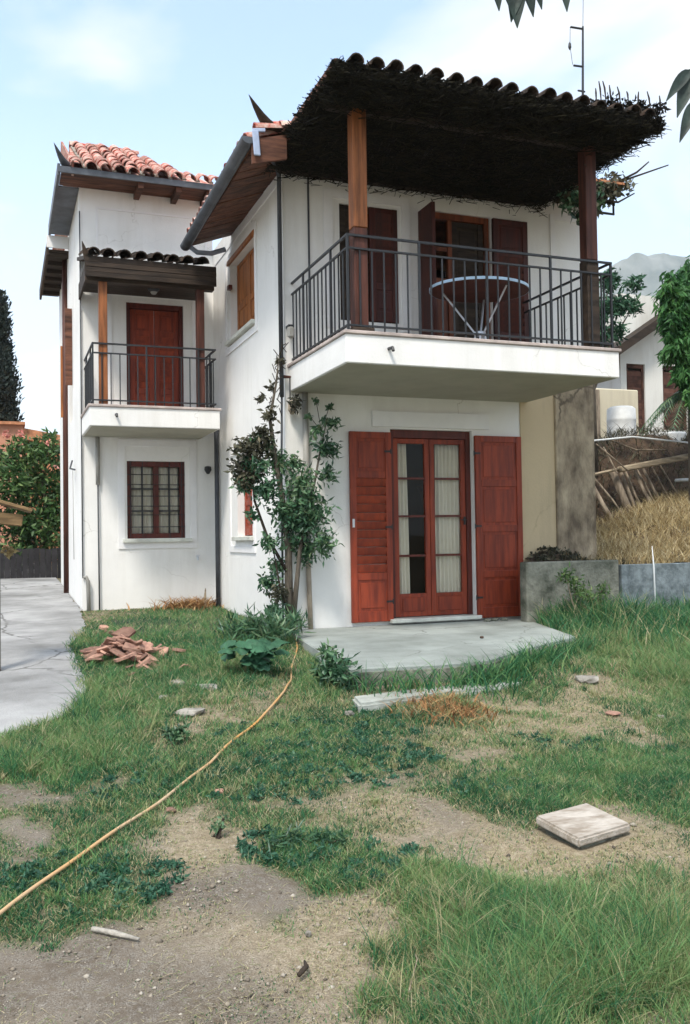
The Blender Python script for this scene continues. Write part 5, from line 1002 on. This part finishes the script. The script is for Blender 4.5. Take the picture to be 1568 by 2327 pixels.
CB = [(-.02 + random.uniform(-.12, .12) * (1 - k / 26), 29 + random.uniform(-.2, .2), 2.6 + k * .245, .18 + .58 * (1 - k / 26) ** .75) for k in range(26)]
foliage('crown', CB, 210, .17, .07, M['cypress'], cy, droop=-1.1, shell=.45)
# small roofed timber post at the left edge
lp = thing('roofed_post', 'grey timber post with a small yellowed plank roof beside the drive', 'post', (-.04, 8.6, .3))
q = MB(); q.box(-.10, -.015, 8.56, 8.64, .3, 1.68); build('post', q, M['greywood'], lp, bevel=.006)
for k, (x0, z0, x1, z1) in enumerate(((-.32, 1.80, -.04, 1.855), (-.05, 1.855, .25, 1.765))):
    for j in range(3):
        q = MB(); y0 = 8.38 + j * .15; q.beam(((x0), y0 + .07, z0), (x1, y0 + .07, z1), .142, .028); build('roof_plank', q, M['letterwood'], lp, bevel=.004)
for y in (8.46, 8.74):
    q = MB(); q.beam((-.09, y, 1.71), (.17, y, 1.68), .05, .10); build('bracket', q, M['letterwood'], lp, bevel=.004)
foliage('foliage', [(.06, 8.75, 1.42, .05)], 2000, .05, .03, M['straw'], lp)

# ------------------------------------------------------------------ objects on the house
q = thing('roof_aerial', 'thin radio aerial mast on the roof with two short arms', 'aerial', (8.62, 12.0, 5.9))
b = MB(); b.tube([(8.60, 12, 5.75), (8.66, 12, 8.42), (8.69, 12, 9.55)], [.022, .02, .016], 7); build('mast', b, M['iron'], q)
b = MB(); b.tube([(8.69, 12, 9.55), (8.72, 12, 10.3)], .004, 5); build('whip', b, M['iron'], q)
for z, x0 in ((9.50, 8.46), (8.89, 8.50)):
    b = MB(); b.tube([(x0, 12, z), (8.685, 12, z + .01)], .016, 6); build('arm', b, M['iron'], q)
b = MB(); b.tube([(8.45, 12, 9.50), (8.44, 12, 9.2), (8.48, 12, 8.90)], .004, 5); build('wire', b, M['iron'], q)
b = MB(); b.lathe((8.435, 12, 9.13), [(.01, 0), (.026, .04), (.02, .1), (.008, .12)], 10); build('insulator', b, M['iron'], q)
b = MB(); b.tube([(8.57, 12, 8.50), (8.70, 12, 8.50)], .014, 6); build('clamp', b, M['iron'], q)

tb = thing('patio_table', 'round dark topped patio table with pale blue rim on splayed legs on the balcony', 'table', (5.02, 8.95, 3.485))
tz = 4.235; n = 40
vs = []; 
for k in range(n):
    a = 2 * PI * k / n; c, s_ = math.cos(a), math.sin(a)
    vs += [(5.02 + .575 * c, 8.95 + .5 * s_, tz - .016), (5.02 + .575 * c, 8.95 + .5 * s_, tz + .014), (5.02 + .566 * c, 8.95 + .491 * s_, tz + .014), (5.02 + .566 * c, 8.95 + .491 * s_, tz - .016)]
fs = [(4 * k + j, 4 * ((k + 1) % n) + j, 4 * ((k + 1) % n) + (j + 1) % 4, 4 * k + (j + 1) % 4) for k in range(n) for j in range(4)]
build('rim', MB().add(vs, fs), M['chrome'], tb, smooth=False)
q = MB(); q.add([(5.02 + .5655 * math.cos(2 * PI * k / n), 8.95 + .4905 * math.sin(2 * PI * k / n), z) for z in (tz - .018, tz + .010) for k in range(n)], [tuple(range(n))[::-1], tuple(range(n, 2 * n))] + [(k, (k + 1) % n, n + (k + 1) % n, n + k) for k in range(n)]); build('table_top', q, M['tabletop'], tb)
for a in (2.6, 1.0, -1.2):
    q = MB(); q.tube([(5.02 + .05 * math.cos(a), 8.95 + .05 * math.sin(a), 3.74), (5.02 + .42 * math.cos(a), 8.95 + .36 * math.sin(a), tz - .02)], .011, 7); build('strut', q, M['silver'], tb)
for a in (.6, 2.5, 4.2, 5.6):
    q = MB(); q.tube([(5.02 + .05 * math.cos(a), 8.95 + .05 * math.sin(a), 3.74), (5.02 + .09 * math.cos(a), 8.95 + .09 * math.sin(a), 3.49)], .012, 6); build('leg', q, M['silver'], tb)
q = MB(); q.lathe((5.02, 8.95, 3.71), [(.03, 0), (.065, .01), (.06, .05), (.03, .06)], 12); q.tube([(4.94, 8.92, 3.6), (5.10, 8.98, 3.6)], .006, 5); build('hub', q, M['silver'], tb)

def curtain(name, label, x0, x1, y, z0, z1, amp, nf, taper=1.0):
    nx_, nz_ = 60, 10; vs = []; fs = []
    for j in range(nz_ + 1):
        for i in range(nx_ + 1):
            u, v = i / nx_, j / nz_; x = x0 + (x1 - x0) * u * (taper + (1 - taper) * v); vs.append((x, y + amp * math.sin(2 * PI * nf * u + .5 * math.sin(3 * v)) + .008 * math.sin(5 * v + 9 * u), z0 + (z1 - z0) * v))
    fs = [(j * (nx_ + 1) + i, j * (nx_ + 1) + i + 1, (j + 1) * (nx_ + 1) + i + 1, (j + 1) * (nx_ + 1) + i) for j in range(nz_) for i in range(nx_)]
    o = build(name, MB().add(vs, fs, .5), M['curtain'], smooth=True); md = o.modifiers.new('cloth', 'SOLIDIFY'); md.thickness = .003; return tag(o, label, 'curtain')
curtain('curtain', 'narrow cream curtain behind the left leaf of the terrace door', 4.46, 4.64, 10.16, .6, 2.66, .022, 4, 1.15)
curtain('curtain', 'wide cream curtain behind the right leaf of the terrace door', 5.03, 5.40, 10.16, .6, 2.66, .024, 7)
curtain('curtain', 'pale net curtain behind the barred ground floor window', 1.80, 2.52, 13.88, 1.55, 2.62, .02, 9)

def lamp(name, label, pts_box, m): 
    q = MB()
    for p in pts_box: q.box(*p)
    return tag(build(name, q, m, bevel=.006), label, 'lamp')
t_ = thing('wall_lamp', 'small square lantern on the wall beside the large balcony', 'lamp', (3.10, 9.93, 3.85))
q = MB(); q.box(3.07, 3.13, 9.88, 9.998, 3.90, 3.925); build('bracket', q, M['iron'], t_); q = MB(); q.lathe((3.10, 9.90, 3.77), [(.02, 0), (.042, .02), (.045, .11), (.03, .13)], 6); build('glass_box', q, M['pvc'], t_)
t_ = thing('meter_bracket', 'dark pipe bracket under the left end of the large balcony', 'bracket', (3.08, 9.9, 3.4))
q = MB(); q.tube([(3.12, 9.95, 3.48), (3.12, 9.93, 3.33), (3.02, 9.93, 3.33)], .02, 7); build('arm', q, M['darkpost'], t_); q = MB(); q.tube([(3.09, 9.93, 3.33), (3.09, 9.93, 3.05)], .007, 5); build('flex', q, M['iron'], t_); q = MB(); q.lathe((3.11, 9.92, 2.90), [(.02, 0), (.05, .05), (.045, .12), (.02, .16)], 8); build('shade', q, M['beige'], t_)
t_ = thing('wall_lamp', 'black wall light on the left wing beside the barred window', 'lamp', (2.9, 13.66, 2.54))
q = MB(); q.tube([(2.94, 13.695, 2.55), (2.94, 13.62, 2.56)], .02, 7); build('bracket', q, M['iron'], t_); q = MB(); q.lathe((2.92, 13.60, 2.47), [(.02, 0), (.055, .06), (.05, .11), (.02, .12)], 10); build('lamp_shade', q, M['iron'], t_)
t_ = thing('ceiling_lamp', 'dark round lamp under the small balcony canopy', 'lamp', (2.03, 12.95, 5.02))
q = MB(); q.lathe((2.03, 12.95, 5.0), [(.05, 0), (.085, .03), (.09, .09), (.05, .11)], 14); build('lamp_body', q, M['iron'], t_, smooth=False); q = MB(); q.lathe((2.03, 12.95, 4.97), [(.03, 0), (.05, .03)], 12); build('lens', q, M['pvc'], t_)
q = MB(); q.tube([(2.76, 13.695, 1.22), (2.76, 13.62, 1.22)], .012, 7); q.tube([(2.76, 13.63, 1.22), (2.76, 13.63, 1.17)], .014, 7); q.beam((2.73, 13.64, 1.245), (2.79, 13.64, 1.245), .012, .01); tag(build('water_tap', q, M['silver']), 'small metal tap low on the left wing wall', 'tap')
q = MB(); q.tube([(7.0, 9.5, 5.53), (7.28, 9.5, 5.53), (7.28, 9.5, 5.80), (7.0, 9.5, 5.70)], .018, 6); tag(build('iron_bracket', q, M['iron']), 'square black iron bracket right of the dark red balcony post', 'bracket')

# ------------------------------------------------------------------ objects in the yard
LOCH = [(-.5, 3.06), (-.01, 3.77), (.26, 4.14), (.67, 4.72), (1.15, 5.35), (1.65, 6.16), (2.06, 6.9), (2.3, 7.45), (2.53, 8.12), (2.8, 8.9), (3.0, 9.6), (3.03, 9.8)]
pts = []
for i in range(len(LOCH) - 1):
    for t in np.linspace(0, 1, 6, endpoint=False):
        x = LOCH[i][0] * (1 - t) + LOCH[i + 1][0] * t; y = LOCH[i][1] * (1 - t) + LOCH[i + 1][1] * t; pts.append((x + .012 * math.sin(3 * y), y, float(G(x, y)) + .022 + .006 * math.sin(2.1 * y) + .012 * math.exp(-((y - 5) / 1.2) ** 2)))
pts.append((3.03, 9.85, .47)); pts.append((3.035, 9.94, .52))
q = MB(); q.tube(pts, .0085, 8); tag(build('garden_hose', q, M['rope'], smooth=True), 'thin yellow orange hose stretched diagonally across the lawn', 'hose')

ld = thing('inspection_lid', 'square pale cement lid on a low collar in the grass', 'lid', (2.64, 3.78, .05))
def tilt(c, ax, ay, h, name, m, parent, bev): q = MB(); q.obox(c, ax, ay, h); return build(name, q, m, parent, bevel=bev, seg=2)
tilt((2.635, 3.78, .085), (.188, .055, -.004), (-.018, .155, .012), (0, -.001, .022), 'lid', M['cover'], ld, .010)
tilt((2.64, 3.78, .03), (.155, .045, 0), (-.015, .125, 0), (0, 0, .032), 'collar', M['retain'], ld, .008)
def rock(name, c, s, m, flat=.5, seed=0, rz=0.0, ry=0.0):
    bm = bmesh.new(); bmesh.ops.create_icosphere(bm, subdivisions=2, radius=1)
    for v in bm.verts:
        k = mnoise.noise(v.co * 1.1 + Vector((seed * 3.1, seed, 0))); v.co *= 1 + .45 * k; v.co.z = max(-.8, min(.8, v.co.z * 1.25)); v.co.z *= flat
    R_ = Matrix.Rotation(rz, 3, 'Z') @ Matrix.Rotation(ry, 3, 'Y'); mb = MB()
    mb.v = [tuple(R_ @ Vector((v.co.x * s[0], v.co.y * s[1], v.co.z * s[2])) + Vector(c)) for v in bm.verts]; mb.t = [.5] * len(mb.v); mb.f = [tuple(v.index for v in f.verts) for f in bm.faces]; bm.free()
    return build(name, mb, m)
# rubble heap: flat angular shards
def shard(c, r_, th, rx, ry, rz, m, n=6):
    pol = [(r_ * random.uniform(.5, 1.25) * math.cos(2 * PI * k / n + random.uniform(-.3, .3)), r_ * random.uniform(.55, .95) * math.sin(2 * PI * k / n + random.uniform(-.3, .3))) for k in range(n)]
    q = MB(); q.prism(pol, -th / 2, th / 2); R_ = Matrix.Rotation(rz, 3, 'Z') @ Matrix.Rotation(rx, 3, 'X') @ Matrix.Rotation(ry, 3, 'Y'); q.v = [tuple(R_ @ Vector(v) + Vector(c)) for v in q.v]; return build('rubble_piece', q, m, bevel=.002)
big = [(1.02, 8.75, .50, 0.16, .03, 'large pinkish broken slab leaning on the left of the rubble heap'), (1.12, 9.05, .60, .13, .028, 'topmost broken terracotta slab of the rubble heap'), (1.20, 8.60, .42, .15, .03, 'pale broken block at the front of the rubble heap'), (1.26, 8.35, .34, .16, .022, 'flat broken slab lying lowest at the front right of the rubble heap')]
for (x, y, z, r_, th, lb) in big: tag(shard((x, y, z), r_, th, random.uniform(.3, .6), random.uniform(-.3, .3), random.uniform(-.6, .6), M['shard']), lb, 'rubble', 'broken slabs in the rubble heap')
for k in range(58):
    a = random.uniform(0, 2 * PI); rr2 = abs(random.gauss(0, .22)); x = 1.05 + rr2 * math.cos(a) * 1.25; y = 8.75 + rr2 * math.sin(a) * 1.6; z = float(G(x, y)) + max(.02, .20 - .5 * rr2)
    if x < .74: x = .76
    tag(shard((x, y, z), random.uniform(.06, .14), random.uniform(.014, .03), random.uniform(-.7, .7), random.uniform(-.6, .6), random.uniform(0, 3), M['shard'], random.choice((5, 6, 7))), ('small broken terracotta piece on the side of the rubble heap next to the drive' if x < .98 else 'small broken terracotta piece on the side of the rubble heap away from the drive'), 'rubble', 'broken slabs in the rubble heap')
for (x, y, lb) in ((1.10, 10.9, 'lone terracotta piece in the grass near the left wing corner'), (1.12, 10.3, 'pinkish piece in the grass between heap and left wing'), (1.35, 8.9, 'thin pale shard on the grass right of the rubble heap'), (1.6, 8.85, 'small pale shard far right of the rubble heap')):
    tag(shard((x, y, float(G(x, y)) + .06), .09, .03, .2, .1, random.uniform(0, 3), M['shard']), lb, 'rubble')
for i, (x, y, s, m, lb, f) in enumerate(((2.35, 6.2, .045, 'stone', 'white pointed stone in the lawn before the step', .6), (1.26, 6.61, .11, 'stone', 'flat pale stone set in the dry patch beyond the hose', .25), (1.55, 7.3, .10, 'stone', 'flat stone in the gravelly strip below the squash plant', .3), (1.35, 7.55, .09, 'stone', 'greyish stone between the rubble heap and the squash plant', .4), (1.15, 7.1, .05, 'stone', 'small white stone left of the dry patch', .5), (1.09, 4.87, .03, 'shard', 'small orange chip lying in the mid lawn', .4), (.80, 4.72, .03, 'shard', 'orange chip beside the hose', .4), (4.39, 5.33, .03, 'stone', 'small pale stone at the right edge of the lawn', .6), (1.05, 3.24, .014, 'stone', 'tiny white pebble on the bare earth', .7), (2.30, 8.25, .05, 'stone', 'white stone behind the squash plant', .7), (4.55, 8.2, .02, 'tiledark', 'small dark lump on the terrace', .7), (4.15, 5.55, .06, 'shard', 'reddish flat chip in the dry grass on the right', .2), (4.6, 6.5, .12, 'stone', 'pale worn stone in the dry patch on the right', .25))):
    z = .455 if 'terrace' in lb and 'lump' in lb else float(G(x, y)) + s * f * .3 + .012
    tag(rock('stone', (x, y, z), (s, s * .8, s), M[m], f, i, random.uniform(0, 3)), lb, 'stone')
for i, (x, y) in enumerate(((5.5, 9.75), (5.62, 9.8), (5.75, 9.78))):
    tag(rock('stone', (x, y, .455), (.05, .04, .04), M['retain'], .6, i + 20), ('mossy lump below the left end', 'mossy lump below the middle', 'mossy lump below the right end')[i] + ' of the right red shutter', 'stone')
q = MB(); q.tube([(.31, 3.57, .045), (.38, 3.50, .046), (.46, 3.42, .042)], [.010, .011, .006], 6); tag(build('stick', q, M['stone'], smooth=True), 'short bleached stick on the bare earth', 'stick')
q = MB(); q.tube([(.93, 2.98, .02), (.965, 3.0, .035), (.975, 3.05, .03)], [.008, .010, .004], 6); tag(build('stick', q, M['twig'], smooth=True), 'small curled dark twig on the bare earth', 'stick')
for (a, b_, lb) in (((1.08, 2.78), (1.20, 3.02), 'pale dry stalk at the bottom edge of the long grass'), ((1.35, 2.95), (1.22, 2.72), 'crooked dry stalk across the long grass')):
    q = MB(); m_ = ((a[0] + b_[0]) / 2 + .02, (a[1] + b_[1]) / 2); q.tube([(*a, .03), (*m_, .07), (*b_, .03)], .0018, 5); tag(build('stalk', q, M['pole']), lb, 'stalk')

# ------------------------------------------------------------------ leaves hanging into the top of the view
def hang(name, label, root, tips, leafspec):
    t_ = plant(name, label, 'branch', root)
    for tp in tips: stem(t_, [root, tuple((root[i] + tp[i]) / 2 + (0, 0, .05)[i] for i in range(3)), tp], .012, .003, M['twig'], 'twig')
    for (p, L, az, el, wd_) in leafspec:
        d = Vector((math.cos(az) * math.cos(el), math.sin(az) * math.cos(el), math.sin(el))); s = d.cross(Vector((-.35, -.93, .1))).normalized(); u = s.cross(d).normalized(); vs = []; fs = []; nn_ = 9
        for i in range(nn_):
            t = i / (nn_ - 1); wdt = wd_ * L * (math.sin(PI * min(1, t * 1.02) ** .75) ** .9) * .5 + .0015; c = Vector(p) + d * L * t - Vector((0, 0, .18 * L * t * t)); vs += [c - s * wdt + u * wdt * .45, c, c + s * wdt + u * wdt * .45]
        for i in range(nn_ - 1): fs += [(3 * i, 3 * i + 1, 3 * i + 4, 3 * i + 3), (3 * i + 1, 3 * i + 2, 3 * i + 5, 3 * i + 4)]
        o = build('leaf', MB().add(vs, fs), M['figleaf'], t_, smooth=True)
    return t_
D = -PI / 2
hang('hanging_branch', 'dark drooping leaves hanging into the top right of the view', (1.9, 2.75, 3.75), [(1.64, 2.76, 3.47), (1.72, 2.72, 3.47), (1.86, 2.67, 3.46)],
     [((1.635, 2.76, 3.47), .11, 0, -1.45, .36), ((1.66, 2.75, 3.46), .09, .3, -1.2, .3), ((1.69, 2.73, 3.48), .175, 0, -1.5, .42), ((1.71, 2.72, 3.47), .15, 2.5, -1.35, .4), ((1.73, 2.72, 3.46), .12, .2, -1.25, .36), ((1.76, 2.71, 3.45), .09, .2, -1.15, .34), ((1.855, 2.67, 3.46), .11, 0, -1.45, .36)])
hang('hanging_branch', 'cluster of long dark leaves at the right edge beside the aerial', (2.75, 2.45, 3.45), [(2.29, 2.52, 3.13), (2.32, 2.51, 3.0)],
     [((2.28, 2.53, 3.125), .15, PI, -.75, .26), ((2.285, 2.53, 3.13), .17, PI, -1.15, .34), ((2.30, 2.52, 3.13), .19, 0, -1.4, .36), ((2.33, 2.52, 3.12), .18, 0, -1.1, .34), ((2.36, 2.52, 3.13), .15, 0, -.6, .3),
      ((2.29, 2.52, 3.01), .15, PI, -1.05, .3), ((2.31, 2.52, 3.01), .19, .3, -1.45, .36), ((2.33, 2.51, 3.0), .2, 0, -1.3, .34), ((2.36, 2.51, 3.0), .17, 0, -.9, .32)])
